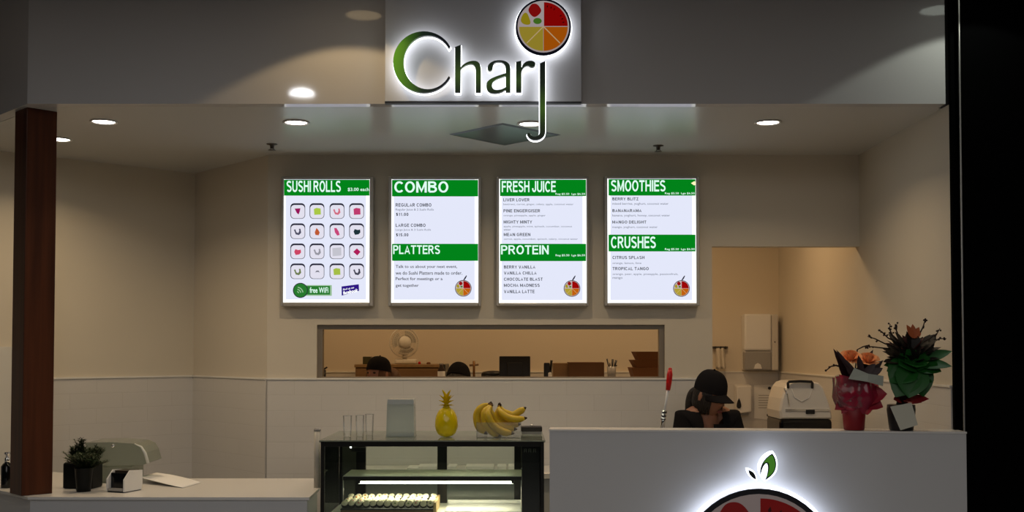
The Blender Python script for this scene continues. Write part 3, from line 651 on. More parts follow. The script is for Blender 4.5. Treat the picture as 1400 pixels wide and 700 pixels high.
# ================================================================== COUNTERS
# tall service counter at right, its front turned slightly towards the viewer
FL = at(750, 587, 4.80); FR = at(1322, 590.5, 4.655)
ZH = FL.z
cd = Vector((FR.x - FL.x, FR.y - FL.y, 0)).normalized(); cn = Vector((cd.y, -cd.x, 0))
pc = Plane((FL.x, FL.y, ZH), cn)
def on_counter(px, back): 
    p = pc(px, 587); return Vector((p.x, p.y, ZH)) - cn * back
ct = thing('service_counter', 'tall grey front counter with a lit fruit sign, right of the display case', 'counter', (FL.x, FL.y, 0))
def cpoly(d0, d1, e0=0, e1=0):
    a, c_ = Vector((FL.x, FL.y)) + Vector((cd.x, cd.y)) * e0, Vector((FR.x, FR.y)) + Vector((cd.x, cd.y)) * e1; n2 = Vector((cn.x, cn.y))
    return [tuple(a - n2 * d0), tuple(c_ - n2 * d0), tuple(c_ - n2 * d1), tuple(a - n2 * d1)]
b = MB().prism(cpoly(.004, .135, .004, -.002), 0, ZH - .008); b.build('front_panel', M['counter_front'], ct)
b = MB().prism(cpoly(0, .14), ZH - .008, ZH); b.build('ledge', M['counter_top'], ct)
# round fruit sign on it
s2 = thing('fruit_sign', 'large round halo lit watermelon emblem with two leaves on the counter front', 'sign', tuple(pc(1033.7, 768, 0)))
HALO2 = emit('halo_white_counter', (.78, .84, 1.0), COUNTER_HALO)
fruit_emblem(pc, 1033.7, 768.4, 103.6, s2, .066, .016, None, 0, lit=None)
b = MB(); put_shape(b, pc, [circ(1033.7, 768.4, 108.2, 72)], .038, .013); b.build('light_backing', HALO2, s2)
LEAF = bez([(1042.6, 653.6), ((1046, 646), (1047.5, 636), (1045.2, 631.4)), ((1042.5, 629.4), (1038.2, 636), (1036.2, 647.4)), ((1034.2, 637), (1040, 624), (1052.2, 617.8)), ((1057.4, 624), (1059, 634), (1055.2, 641.6)), ((1052.4, 647), (1047.5, 650.5), (1042.6, 653.6))], 8)
LEAFG = bez([(1044.6, 649.5), ((1047.6, 642), (1049, 634), (1046.8, 630.4)), ((1045, 628.4), (1041.5, 629), (1039.6, 632.5)), ((1042, 626), (1046, 621.8), (1051.6, 619.8)), ((1056, 625.5), (1057, 634), (1054, 640.6)), ((1051.6, 645.2), (1048, 648), (1044.6, 649.5))], 8)
SM = bez([(1030.2, 653), ((1024, 650.5), (1020.6, 646), (1020, 640)), ((1026, 641), (1030, 645), (1030.2, 653))], 8)
LEAFB = bez([(1042, 656), ((1036, 650), (1031, 640), (1034, 631)), ((1038, 621), (1045, 615.5), (1053, 614.5)), ((1060, 622), (1061, 634), (1058, 642.6)), ((1054.4, 649), (1048.5, 653), (1042, 656))], 8)
SMB = bez([(1032, 655.4), ((1023, 652), (1018, 646), (1017, 637.4)), ((1027, 638.5), (1032, 644), (1032, 655.4))], 8)
mk_ = pbr('leaf_outline', srgb(14, 22, 20), .4)
b = MB(); put_shape(b, pc, [LEAF], .066, .014); lf = b.build('large_leaf', mk_, s2)
b = MB(); put_shape(b, pc, [LEAFG], .0802, .001); b.build('green_face', emit('leaf_green_lit', srgb(64, 118, 36), .85), lf)
b = MB(); put_shape(b, pc, [LEAFB], .052, .013); b.build('light_backing', HALO2, lf)
b = MB(); put_shape(b, pc, [SM], .066, .014); lf = b.build('small_leaf', mk_, s2)
b = MB(); put_shape(b, pc, [SMB], .052, .013); b.build('light_backing', HALO2, lf)

# low counter at left
ZL = .955
P = [atz(423, 680, ZL), atz(38, 679.5, ZL)]
q = P[1] + Vector((-.7071, .7071, 0)) * .55
bk = [Vector((-2.64, 5.66, ZL)), atz(70, 645, ZL), atz(185, 654, ZL), atz(437, 654, ZL), atz(437, 667, ZL)]
poly = [P[0], P[1], q] + bk
lc = thing('low_counter', 'low pale counter with angled corner at the left of the display case', 'counter', (P[0].x, P[0].y, 0))
cen = sum(poly, Vector()) / len(poly)
b = MB().prism([tuple(p.xy) for p in poly], ZL - .012, ZL); b.build('worktop', M['counter_top'], lc)
ins = [tuple((p + (cen - p).normalized() * .012).xy) for p in poly]
b = MB().prism(ins, 0, ZL - .012); b.build('body', M['counter_front'], lc)

# benches behind
def bench(name, label, x0, x1, y0, y1, z, legs=True):
    r = thing(name, label, 'bench', ((x0 + x1) / 2, (y0 + y1) / 2, 0))
    MB().span((x0, y0, z - .03), (x1, y1, z), .003).build('worktop', M['counter_top'], r)
    MB().span((x0 + .02, y0 + .02, .08), (x1 - .02, y1 - .005, z - .03)).build('cupboard', M['counter_front'], r)
    MB().span((x0 + .05, y0 + .05, 0), (x1 - .05, y1 - .02, .08)).build('plinth', M['black'], r)
    return r
bench('rear_bench', 'white rear bench against the tiled wall, seen through the display case', -.95, .55, 5.66, YB - .016, .965)
bench('work_bench', 'white work bench behind the tall counter where the woman stands', .32, 1.90, 4.99, 5.27, .90)
bench('side_bench', 'white bench along the right wall under the rice cooker', 1.40, XR - .009, 6.02, 6.75, .90)

# ================================================================== DISPLAY CASE
X0, X1, Y0, Y1 = xat(437, 4.8), xat(745.6, 4.8), 4.80, 5.36
ZG = zat(602, 4.8)
dc = thing('display_case', 'glass refrigerated display case with a lit shelf between the two counters', 'display case', ((X0 + X1) / 2, Y0, 0))
M['frameblk'] = pbr('case_frame_black', (.022, .021, .019, 1), .28, metal=.5)
M['caseside'] = pbr('case_inner_dark', (.075, .08, .066, 1), .22)
b = MB().span((X0, Y0, ZG - .006), (X1, Y1, ZG), .001); b.build('glass_top', M['topglass'], dc)
pw = .016
for x0, x1 in [(X0 + .006, X0 + .006 + pw), (X1 - .006 - pw, X1 - .006)]:
    MB().span((x0, Y0 + .004, .30), (x1, Y0 + .03, ZG - .006), .002).build('corner_post', M['frameblk'], dc)
    MB().span((x0, Y1 - .03, .30), (x1, Y1 - .004, ZG - .006), .002).build('corner_post', M['frameblk'], dc)
MB().span((X0 + .022, Y0 + .006, ZG - .028), (X1 - .022, Y0 + .03, ZG - .006), .002).build('front_rail', M['frameblk'], dc)
MB().span((X0 + .022, Y1 - .03, ZG - .028), (X1 - .022, Y1 - .006, ZG - .006), .002).build('rear_rail', M['frameblk'], dc)
MB().span((X0 + .001, Y0 - .001, ZG - .0085), (X1 - .001, Y0 + .004, ZG - .006)).build('edge_strip', M['frameblk'], dc)
MB().span((X0 + .024, Y0 + .010, .86), (X1 - .024, Y0 + .014, ZG - .028)).build('front_glass', M['glass'], dc)
for x in (X0 + .010, X1 - .014): MB().span((x, Y0 + .03, .86), (x + .004, Y1 - .03, ZG - .012)).build('side_glass', M['glass'], dc)
MB().span((X0 + .004, Y0 + .004, .08), (X1 - .004, Y1 - .004, .845), .004).build('base_cabinet', M['caseside'], dc)
MB().span((X0 + .05, Y0 + .05, 0), (X1 - .05, Y1 - .05, .08)).build('plinth', M['frameblk'], dc)
M['deck'] = pbr('case_deck_white', (.78, .77, .70, 1), .35)
MB().span((X0 + .02, Y0 + .03, .845), (X1 - .02, Y1 - .035, .862), .002).build('deck', M['deck'], dc)
YD = Y1 - .045
def door(pa, pb):
    xa, xb = xat(pa, YD), xat(pb, YD)
    d = MB().span((xa, YD, .86), (xb, YD + .004, ZG - .03)).build('sliding_door', M['glass'], dc)
    return d
door(501, 600); door(609, 704)
for pa, pb in [(488, 501), (598.5, 611.5), (703, 712)]:
    MB().span((xat(pa, YD), YD - .012, .862), (xat(pb, YD), YD + .012, ZG - .03), .002).build('door_stile', M['frameblk'], dc)
# dark lining panels each side of the doors
MB().span((X0 + .022, YD - .004, .862), (xat(488, YD), YD + .006, ZG - .03)).build('rear_panel', M['caseside'], dc)
MB().span((xat(712, YD), YD - .004, .862), (X1 - .022, YD + .006, ZG - .03)).build('rear_panel', M['caseside'], dc)
MB().span((xat(713, 4.86), 4.86, .862), (X1 - .022, 4.90, ZG - .03), .003).build('control_column', M['frameblk'], dc)
b = MB(); pd = Plane((0, 4.858, 1), (0, -1, 0))
seg = pbr('display_dim', srgb(120, 122, 108), .5)
for x in (716.5, 722.5, 729):
    for p_ in ([(x, 613.6), (x + 3.6, 613.6), (x + 3.6, 614.3), (x, 614.3)], [(x, 615.9), (x + 3.6, 615.9), (x + 3.6, 616.6), (x, 616.6)], [(x, 613.6), (x + .7, 613.6), (x + .7, 618.4), (x, 618.4)], [(x + 2.9, 613.6), (x + 3.6, 613.6), (x + 3.6, 618.4), (x + 2.9, 618.4)]): put_poly(b, pd, p_, .0006)
b.build('digital_display', seg, dc)
pb_ = at(479, 614, 5.0)
MB().span(at(480, 617.5, 5.0), at(501, 611.5, 5.02), .002).build('black_housing', M['frameblk'], dc)
MB().ball(at(479.5, 611.5, 5.0), .0045, 12).build('reflection_spot', emit('white_reflection_glow', (1, 1, .95), 4), dc)  # glowing dot by the black box stands in for a reflection
# lit glass shelf
ys0, ys1 = 5.03, 5.29; zs = zat(650.5, ys0)
MB().span((xat(470, ys0), ys0, zs - .006), (xat(723, ys0), ys1, zs), .001).build('glass_shelf', M['shelfglass'], dc)
MB().span((xat(470, ys0), ys0 - .006, zs - .020), (xat(723, ys0), ys0, zs - .003), .001).build('shelf_rail', M['frameblk'], dc)
MB().span((xat(470, ys0), ys0 - .008, zs - .0035), (xat(723, ys0), ys0 - .001, zs - .001)).build('shelf_trim', M['alu'], dc)
zl = zat(659.6, 5.06)
t_ = MB().tube([(xat(491, 5.06), 5.06, zl), (xat(702, 5.06), 5.06, zl)], .006, 12).build('light_tube', emit('tube_glow', (1.0, .97, .80), 5.0), dc)
for px in (492, 701): MB().span((xat(px, 5.06) - .006, 5.052, zl - .004), (xat(px, 5.06) + .006, 5.075, zs - .006)).build('tube_bracket', M['frameblk'], dc)
area('case_tube_light', ((xat(491, 5.06) + xat(702, 5.06)) / 2, 5.062, zl - .010), .66, CASE_W, (1.0, .90, .62), dc, shape='RECTANGLE')
bpy.data.lights['case_tube_light'].size_y = .012
for px in (713, 470): MB().tube([(xat(px, 5.05), 5.05, .862), (xat(px, 5.05), 5.05, zs - .006)], .003, 8).build('shelf_support', M['alu'], dc)

# tray of sushi
zt = .864
tx0, tx1, ty0, ty1 = xat(466.5, 4.93), xat(593, 4.93), 4.93, 5.20
tr = thing('sushi_tray', 'black tray with pale wooden end on the case floor under the sushi', 'tray', ((tx0 + tx1) / 2, (ty0 + ty1) / 2, zt))
MB().span((tx0, ty0, zt), (tx1, ty1, zt + .020), .002).build('tray_base', pbr('tray_brown', srgb(110, 88, 58), .5), tr)
MB().span((tx0 - .001, ty0 - .002, zt + .0185), (tx1, ty1, zt + .024), .002).build('tray_liner', M['black'], tr)
MB().span((tx1, ty0, zt), (tx1 + .012, ty1, zt + .052), .002).build('end_board', wood_mat('pale_wood', srgb(190, 160, 110), srgb(206, 178, 128), scale=(3, 3, 12)), tr)
M['rice'] = pbr('sushi_rice', (.84, .78, .56, 1), .7, bump=.5, nscale=300); M['nori'] = pbr('nori', (.02, .022, .018, 1), .6)
M['salmon'] = pbr('filling_orange', srgb(226, 140, 40), .5); M['cuc'] = pbr('filling_green', srgb(130, 160, 80), .5); M['tuna'] = pbr('filling_pink', srgb(206, 130, 110), .5)
def sushi(fillm):
    r = thing('sushi_roll', 'x', 'sushi', (0, 0, 0), 'sushi rolls on the tray')
    MB().lathe([(.0150, 0), (.0156, .002), (.0156, .014), (.0150, .0152)], n=18, cap=False).build('nori_wrap', M['nori'], r)
    MB().lathe([(0, .0015), (.0135, .0005)], n=18).lathe([(.0149, .0145), (.0130, .0178), (0, .0184)], n=18).build('rice', M['rice'], r)
    MB().lathe([(.0046, .0178), (.0040, .0196), (0, .020)], n=10).build('filling', fillm, r)
    return r
protos = [sushi(M['rice']), sushi(M['cuc']), sushi(M['salmon']), sushi(M['tuna'])]
used = set(); rows = 5; cols = 13
zr = zt + .024
rn = ['front row', 'second row', 'middle row', 'fourth row', 'back row']
ordn = ['first', 'second', 'third', 'fourth', 'fifth', 'sixth', 'seventh', 'eighth', 'ninth', 'tenth', 'eleventh', 'twelfth', 'thirteenth']
for i in range(rows):
    for j in range(cols):
        x = tx0 + .018 + j * (tx1 - tx0 - .034) / (cols - 1) + random.uniform(-.002, .002); y = ty0 + .020 + i * .050 + random.uniform(-.003, .003)
        k = 2 if (j < 4 and i > 1 and random.random() < .75) else random.choice([0, 0, 1, 3])
        kind = {0: 'plain', 1: 'green filled', 2: 'orange filled', 3: 'pink filled'}[k]
        lb = f'{kind} sushi roll, {ordn[j]} from the left in the {rn[i]} of the tray'
        rot = (random.uniform(.7, 1.0) if i == 0 else random.uniform(.35, .8), random.uniform(-.3, .3), 0)
        rot = Euler((rot[0], rot[1], 0))
        z = zr + (.013 if i == 0 else .012)
        if i >= 4 or (i == 3 and j % 2): z += .006
        if k not in used: used.add(k); o = protos[k]; o.location = (x, y, z); o.rotation_euler = rot; o['label'] = lb
        else: dup(protos[k], (x, y, z), lb, rot=rot)
# white step and serving plates at the right of the case floor
wt = thing('white_tray', 'shallow white tray lying on the lit case floor beside the sushi', 'tray', (xat(665, 5.15), 5.15, .862))
b = MB().span((xat(608, 5.0), 4.99, .862), (xat(716, 5.0), 5.27, .868), .002); b.build('tray_floor', M['white'], wt)
b = MB().span((xat(608, 5.0), 5.255, .868), (xat(716, 5.0), 5.27, .884), .003); b.build('raised_rim', M['white'], wt)
# things lying on the rear bench, seen through the glass
for pa, pb, lb in [(557, 572, 'small white box lid on the rear bench, left end of the row'), (572, 597, 'long white paper pad on the rear bench left of the case mullion'), (612, 624, 'short white paper pad on the rear bench right of the case mullion'), (637, 675, 'longest white paper pad on the rear bench'), (680, 692, 'white paper pad second from the right on the rear bench'), (695, 706, 'white paper pad at the right end of the rear bench')]:
    Y = 5.84; o = MB().span((xat(pa, Y), Y, .965), (xat(pb, Y), Y + .14, .965 + (.016 if pa > 560 else .008)), .001).build('paper_pad', M['whitepaper'], origin=(xat((pa + pb) / 2, Y), Y + .07, .965)); tag(o, lb, 'paper pad', 'white pads on the rear bench')

# ================================================================== THINGS ON THE CASE
def tumbler(px, lab, Y=5.0):
    x = xat(px, Y); r = thing('plastic_cup', lab, 'cup', (x, Y, ZG), 'clear cups on the display case')
    prof = [(0, .003), (.0165, .001), (.017, .002), (.0205, .0955)]
    prof2 = [(p[0], .0955 - p[1] if False else p[1]) for p in prof]
    MB().lathe(prof2, (x, Y, ZG), 28, cap=False).build('cup_wall', M['acrylic'], r)
    MB().lathe([(.0206, .0935), (.0216, .095), (.0206, .0965), (.0196, .095)], (x, Y, ZG), 28, cap=False).build('rim', M['acrylic'], r)
    return r
tumbler(475.5, 'leftmost clear plastic cup on the display case top', 4.98); tumbler(492.5, 'middle clear plastic cup on the display case top', 5.02); tumbler(505.5, 'clear plastic cup nearest the frosted dispenser', 5.10)
# frosted dispenser
Yd = 5.04; xa, xb = xat(530, Yd), xat(568, Yd); zc0 = ZG; zc1 = zat(545.5, Yd)
fd = thing('napkin_dispenser', 'frosted acrylic napkin dispenser standing left of the yellow pineapple', 'dispenser', ((xa + xb) / 2, Yd, ZG))
def frustum(mb, x0, x1, y0, y1, z0, z1, k):
    xm, ym = (x0 + x1) / 2, (y0 + y1) / 2; f = lambda x, m: m + (x - m) * k
    v = [(x0, y0, z0), (x1, y0, z0), (x1, y1, z0), (x0, y1, z0), (f(x0, xm), f(y0, ym), z1), (f(x1, xm), f(y0, ym), z1), (f(x1, xm), f(y1, ym), z1), (f(x0, xm), f(y1, ym), z1)]
    return mb.add(v, [[3, 2, 1, 0], [4, 5, 6, 7], [0, 1, 5, 4], [1, 2, 6, 5], [2, 3, 7, 6], [3, 0, 4, 7]])
frustum(MB(), xa, xb, Yd - .05, Yd + .05, zc0 + .003, zc1 - .022, .95).build('body', M['frost'], fd)
frustum(MB(), xa + .004, xb - .002, Yd - .052, Yd + .052, zc1 - .022, zc1, .97).build('top_hood', pbr('pale_acrylic', (.50, .52, .50, 1), .2), fd)
MB().span((xa - .002, Yd - .054, zc0), (xb + .002, Yd + .054, zc0 + .004), .001).build('base_plate', M['frost'], fd)
MB().span((xa + .006, Yd - .035, zc0 + .005), (xb - .006, Yd + .035, zc0 + .016)).build('napkins', M['whitepaper'], fd)
# yellow pineapple ornament
Yp = 5.0; xp = xat(610.5, Yp); zt_ = zat(537, Yp); hp = zt_ - ZG
M['pine'] = pbr('yellow_glazed_ceramic', srgb(218, 190, 8), .18, spec=.6)
pa = thing('pineapple_ornament', 'glossy yellow pineapple ornament in the middle of the display case top', 'ornament', (xp, Yp, ZG))
bm = bmesh.new(); bmesh.ops.create_uvsphere(bm, u_segments=40, v_segments=28, radius=1)
H = hp * .67
for v in bm.verts:
    n = v.co.copy(); th = math.atan2(n.y, n.x); ph = math.asin(max(-1, min(1, n.z)))
    d = .5 * (abs(math.sin(5 * th + 5 * ph)) + abs(math.sin(5 * th - 5 * ph)))
    rr = .050 * (1 + .05 * d) * (math.cos(ph) ** .75 if math.cos(ph) > 0 else 0)
    rr *= (1.0 - .10 * n.z)
    v.co = Vector((rr * math.cos(th), rr * math.sin(th), H * .5 * (n.z + 1)))
MB().addbm(bm, Matrix.Translation((xp, Yp, ZG)), smooth=True).build('body', M['pine'], pa); bm.free()
b = MB(); base = Vector((xp, Yp, ZG + H - .006))
b.lathe([(.020, 0), (.014, .012), (.012, .02), (.0, .03)], base, 16)
for ring, (n_, el, L, w) in enumerate([(8, .35, .036, .011), (8, .8, .044, .012), (7, 1.12, .055, .012), (4, 1.4, .068, .011)]):
    for k in range(n_):
        a = 2 * PI * (k + .5 * ring) / n_; d = Vector((math.cos(a) * math.cos(el), math.sin(a) * math.cos(el), math.sin(el)))
        b.leaf(base + Vector((0, 0, .010 + .004 * ring)), d, Vector((0, 0, 1)) - d * .2, L, w, .25, fold=.5)
b.build('leaf_crown', M['pine'], pa)
# bananas in a clear box
def banana_mat(name, c, c2): return pbr(name, c, .42, noise=.12, nscale=25)
M['ban'] = banana_mat('banana_skin', srgb(206, 172, 34), 0); M['bantip'] = pbr('banana_tip', srgb(50, 32, 14), .7); M['banstem'] = pbr('banana_stem', srgb(96, 64, 22), .7)
Ybn = 4.99
def P3(px, py, dy=0): return at(px, py, Ybn + dy)
def bspl(pts, n=14):
    out = []; pts = [Vector(p) for p in pts]; ext = [pts[0] * 2 - pts[1]] + pts + [pts[-1] * 2 - pts[-2]]
    for i in range(1, len(ext) - 2):
        for k in range(n // (len(pts) - 1) + 1):
            t = k / (n // (len(pts) - 1) + 1); a, b_, c_, d_ = ext[i - 1:i + 3]
            out.append(.5 * ((2 * b_) + (c_ - a) * t + (2 * a - 5 * b_ + 4 * c_ - d_) * t * t + (3 * b_ - a - 3 * c_ + d_) * t ** 3))
    return out + [pts[-1]]
def banana(parent, pts, r=.0165):
    c_ = bspl(pts, 18); n = len(c_); prof = []
    for i in range(n):
        t = i / (n - 1); prof.append(r * (min(1, .34 + 2.6 * max(0, t - .06)) if t < .35 else min(1, .30 + 3.4 * (1 - t) ** .9)))
    k = max(2, int(n * .10))
    o = MB().tube(c_[k - 1:n - 1], prof[k - 1:n - 1], 7, smooth=True).build('banana', M['ban'], parent)
    MB().tube(c_[:k], [r * .36] * k, 7).build('stalk', M['banstem'], o)
    MB().tube([c_[-2], c_[-1], c_[-1] + (c_[-1] - c_[-2]).normalized() * .004], [prof[-2] * .98, r * .26, r * .18], 7).build('tip', M['bantip'], o)
def bunch(label, stem, bans):
    s_ = P3(*stem); r = thing('banana_bunch', label, 'bananas', s_, 'banana bunches on the display case')
    for pts, rr in bans: banana(r, [P3(*p) for p in pts], rr)
    d = (P3(stem[0] + 2, stem[1] - 2, stem[2]) - s_)
    MB().tube([s_ - Vector((.004, 0, .006)), s_, s_ + Vector((.006, 0, .004))], [.006, .0085, .0075], 8).build('crown', M['bantip'], r)
bunch('left banana bunch hanging from a dark stem in the clear box', (671, 551.5, 0), [
    ([(670, 552, .0), (660, 556, .01), (652.5, 567, .015), (655, 583, .015), (665, 593, .01)], .0195),
    ([(671, 553, -.005), (663.5, 562, -.025), (664, 577, -.03), (672, 589, -.03), (684, 596, -.025)], .0185),
    ([(672, 553, -.01), (667, 565, -.05), (673, 580, -.055), (687, 590, -.05), (702, 592.5, -.045)], .018),
    ([(673, 553, .01), (671, 563, .0), (680, 577, .005), (692, 585, .005), (706, 587, .0)], .017)])
bunch('right banana bunch lying in the clear box with tips pointing right', (683, 553, .03), [
    ([(682, 554, .03), (683, 562, .005), (692, 570, -.01), (706, 573.5, -.01), (719.5, 571.5, -.005)], .0165),
    ([(683, 554, .035), (690, 563, .03), (701, 567, .03), (711, 562, .03), (718.5, 557.5, .03)], .0165),
    ([(682, 555, .02), (680, 566, .02), (688, 577, .03), (700, 581, .03), (711, 580, .025)], .016)])
bx0, bx1 = xat(651.5, Ybn - .07), xat(712.5, Ybn - .07); zb1 = zat(575, Ybn - .07)
cb = thing('clear_box', 'clear open box holding the bananas on the display case', 'box', ((bx0 + bx1) / 2, Ybn, ZG))
MB().span((bx0, Ybn - .075, ZG), (bx1, Ybn + .085, ZG + .003)).build('box_floor', M['acrylic'], cb)
for a_, c_ in [((bx0, Ybn - .075), (bx1, Ybn - .073)), ((bx0, Ybn + .083), (bx1, Ybn + .085)), ((bx0, Ybn - .073), (bx0 + .002, Ybn + .083)), ((bx1 - .002, Ybn - .073), (bx1, Ybn + .083))]:
    MB().span((*a_, ZG + .003), (*c_, ZG + .07)).build('box_wall', M['acrylic'], cb)
# black scale / small machine behind
Ym = 5.18; xa, xb = xat(712, Ym), xat(741, Ym)
bb = thing('black_box', 'low black box with a small knob behind the bananas', 'box', ((xa + xb) / 2, Ym, ZG))
MB().span((xa, Ym - .03, ZG + .012), (xb, Ym + .05, zat(583, Ym)), .003).build('body', pbr('dark_brown_box', (.03, .024, .018, 1), .5), bb)
MB().span((xa + .004, Ym - .025, ZG), (xb - .004, Ym + .045, ZG + .012)).build('foot', M['greyplastic'], bb)
MB().lathe([(.008, 0), (.009, .004), (.006, .010), (0, .011)], (xat(727, Ym), Ym, zat(583, Ym)), 14).build('knob', M['alu'], bb)
# white upright container left of the case
Yw = 5.15; xw = xat(434.5, Yw)
wc = thing('cup_tube', 'slim pale tube standing at the left end of the display case', 'container', (xw, Yw, ZL if False else .0))
z0w = .955
bpy.data.objects[wc.name].location = (xw, Yw, z0w); WLOC[wc.name] = Vector((xw, Yw, z0w))
MB().lathe([(.015, 0), (.015, zat(589, Yw) - z0w)], (xw, Yw, z0w), 24).build('tube', pbr('pale_tube', (.38, .37, .34, 1), .35), wc)
MB().lathe([(.0165, 0), (.0165, .006), (.012, .014), (.0, .017)], (xw, Yw, zat(589, Yw)), 24).build('lid', M['greyplastic'], wc)
# ================================================================== THINGS ON THE LOW COUNTER
M['foliage'] = pbr('rosemary_green', srgb(38, 58, 26), .6, noise=.3, nscale=60); M['stemg'] = pbr('plant_stem', srgb(60, 56, 30), .7)
M['soil'] = pbr('soil', (.02, .015, .01, 1), .9)
def needle_plant(mb, mbs, c, n, h, spread, seed):
    rnd = random.Random(seed)
    for i in range(n):
        a = rnd.uniform(0, 2 * PI); lean = rnd.uniform(.1, 1.0) * spread; L = h * rnd.uniform(.6, 1.0)
        pts = []
        for k in range(6):
            t = k / 5; pts.append(Vector(c) + Vector((math.cos(a) * lean * t ** 1.3, math.sin(a) * lean * t ** 1.3, L * t * (1 - .18 * t * lean / max(spread, 1e-3)))))
        mbs.tube(pts, [.0016] * 5 + [.0007], 5)
        for k in range(1, 26):
            t = k / 26 * .95 + .05; j = min(4, int(t * 5)); p = pts[j].lerp(pts[j + 1], t * 5 - j)
            for q in range(2):
                b_ = rnd.uniform(0, 2 * PI); d = Vector((math.cos(b_), math.sin(b_), rnd.uniform(.3, 1.0)))
                mb.leaf(p, d, Vector((0, 0, 1)), rnd.uniform(.014, .026), .0026, .2, n=2)
def pot(name, label, c, prof, n, plant, group=None, sq=False, rot=0):
    r = thing(name, label, 'potted plant', c, group)
    mat = Matrix.Rotation(rot, 4, 'Z') if sq else None
    b = MB().lathe(prof, c, 4 if sq else 28, smooth=not sq, mat=mat, cap=False); b.build('pot', M['pot'], r)
    h = prof[1][1]; return r
M['pot'] = pbr('black_pot', (.005, .006, .006, 1), .5, spec=.2)
# wide square black pot behind
p0 = atz(107.5, 668.5, ZL); p0.y += .05
r1 = thing('potted_herb', 'wide square black pot of fine leaved herb nearest the timber column', 'potted plant', (p0.x, p0.y, ZL), 'herb pots on the low counter')
s_ = .072; b = MB().box((p0.x, p0.y, ZL + .060), (s_ * 2, s_ * 1.5, .120), .008, Euler((0, 0, -.10))); b.build('pot', M['pot'], r1)
MB().box((p0.x, p0.y, ZL + .1195), (s_ * 1.8, s_ * 1.3, .004), rot=Euler((0, 0, -.10))).build('soil', M['soil'], r1)
f, st = MB(), MB()
for dx, n_, h_, sp_, sd_ in [(-.045, 22, .085, .055, 3), (-.01, 12, .135, .03, 4), (.02, 26, .09, .07, 6), (.055, 22, .085, .075, 7)]: needle_plant(f, st, (p0.x + dx, p0.y, ZL + .116), n_, h_, sp_, sd_)
f.build('foliage', M['foliage'], r1); st.build('stems', M['stemg'], r1)
p1 = atz(115.5, 671.5, ZL); p1.y -= .01
r2 = thing('potted_herb', 'small tapered black pot of drooping herb in front of the wide square pot', 'potted plant', (p1.x, p1.y, ZL), 'herb pots on the low counter')
MB().lathe([(0, .001), (.031, .001), (.033, .03), (.040, .104), (.042, .108), (.038, .108), (.036, .100), (0, .098)], (p1.x, p1.y, ZL), 28).build('pot', M['pot'], r2)
f, st = MB(), MB(); needle_plant(f, st, (p1.x, p1.y, ZL + .096), 40, .085, .10, 5); needle_plant(f, st, (p1.x + .03, p1.y, ZL + .10), 14, .055, .10, 9); f.build('foliage', M['foliage'], r2); st.build('stems', M['stemg'], r2)
# acrylic hood on a stand (roll top)
Yh = 5.40
hd = thing('acrylic_hood', 'smoky acrylic hood with a small knob standing behind the herb pots', 'display cover', (xat(160, Yh), Yh, ZL))
px_out = [(116, 605.5), (150, 604.5), (184, 606.5), (193, 611), (198, 619), (202, 633), (196, 635.5), (176, 636.5), (150, 637), (128, 636)]
b = MB(); n = len(px_out)
fr = [at(x, y, Yh - .09) for x, y in px_out]; bkp = [Vector((p.x * .985 - .02, Yh + .10, p.z + .004)) for p in fr]
b.add(fr + bkp, [list(range(n))[::-1], [n + i for i in range(n)]] + [[i, (i + 1) % n, n + (i + 1) % n, n + i] for i in range(n)]); b.build('hood_shell', M['hood'], hd)
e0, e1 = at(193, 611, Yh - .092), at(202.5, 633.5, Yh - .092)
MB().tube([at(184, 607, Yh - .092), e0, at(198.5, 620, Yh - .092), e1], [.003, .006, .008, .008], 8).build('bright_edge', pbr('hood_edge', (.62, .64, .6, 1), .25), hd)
kb = at(154.5, 609.5, Yh - .095); MB().ball(kb, .010, 14).tube([kb, kb + Vector((0, .01, -.008))], .005, 8).build('knob', M['chrome'], hd)
MB().span((xat(142, Yh), Yh - .07, ZL), (xat(190, Yh), Yh + .09, zat(636, Yh) + .004), .006).build('clear_base', M['hood'], hd)
# napkin dispenser
pn = atz(160, 673.5, ZL); yaw = .42
nd = thing('napkin_holder', 'small white sided napkin holder with a dark open front on the low counter', 'napkin holder', (pn.x + .012, pn.y + .06, ZL))
Rn = Matrix.Translation(nd.location) @ Matrix.Rotation(-.35, 4, 'Z')
def side(x):
    prof = [(-.062, .004), (.055, .004), (.062, .03), (.062, .092), (-.022, .098), (-.062, .058)]
    v = [(x - .0035, y, z) for y, z in prof] + [(x + .0035, y, z) for y, z in prof]; n = len(prof)
    return [Rn @ Vector(q) for q in v], [list(range(n))[::-1], [n + i for i in range(n)]] + [[i, (i + 1) % n, n + (i + 1) % n, n + i] for i in range(n)]
for x in (-.047, .047): MB().add(*side(x)).build('side_panel', M['white'], nd)
bm_ = MB()
def rb(c, d, bev=.002): return MB().addbm(_bx(d, bev), Rn @ Matrix.Translation(Vector(c)))
def _bx(d, bev):
    m_ = bmesh.new(); bmesh.ops.create_cube(m_, size=1); bmesh.ops.scale(m_, vec=Vector(d), verts=m_.verts)
    if bev: bmesh.ops.bevel(m_, geom=m_.edges[:], offset=bev, segments=2, affect='EDGES', profile=.5)
    return m_
rb((0, .01, .046), (.086, .10, .08)).build('dark_body', M['blackgloss'], nd)
rb((0, .018, .090), (.078, .075, .010)).build('top_plate', pbr('dark_brown_gloss', (.05, .035, .025, 1), .2), nd)
rb((0, -.05, .012), (.080, .03, .012)).build('napkin_lip', M['greyplastic'], nd)
rb((0, 0, .002), (.09, .12, .004)).build('foot', M['black'], nd)
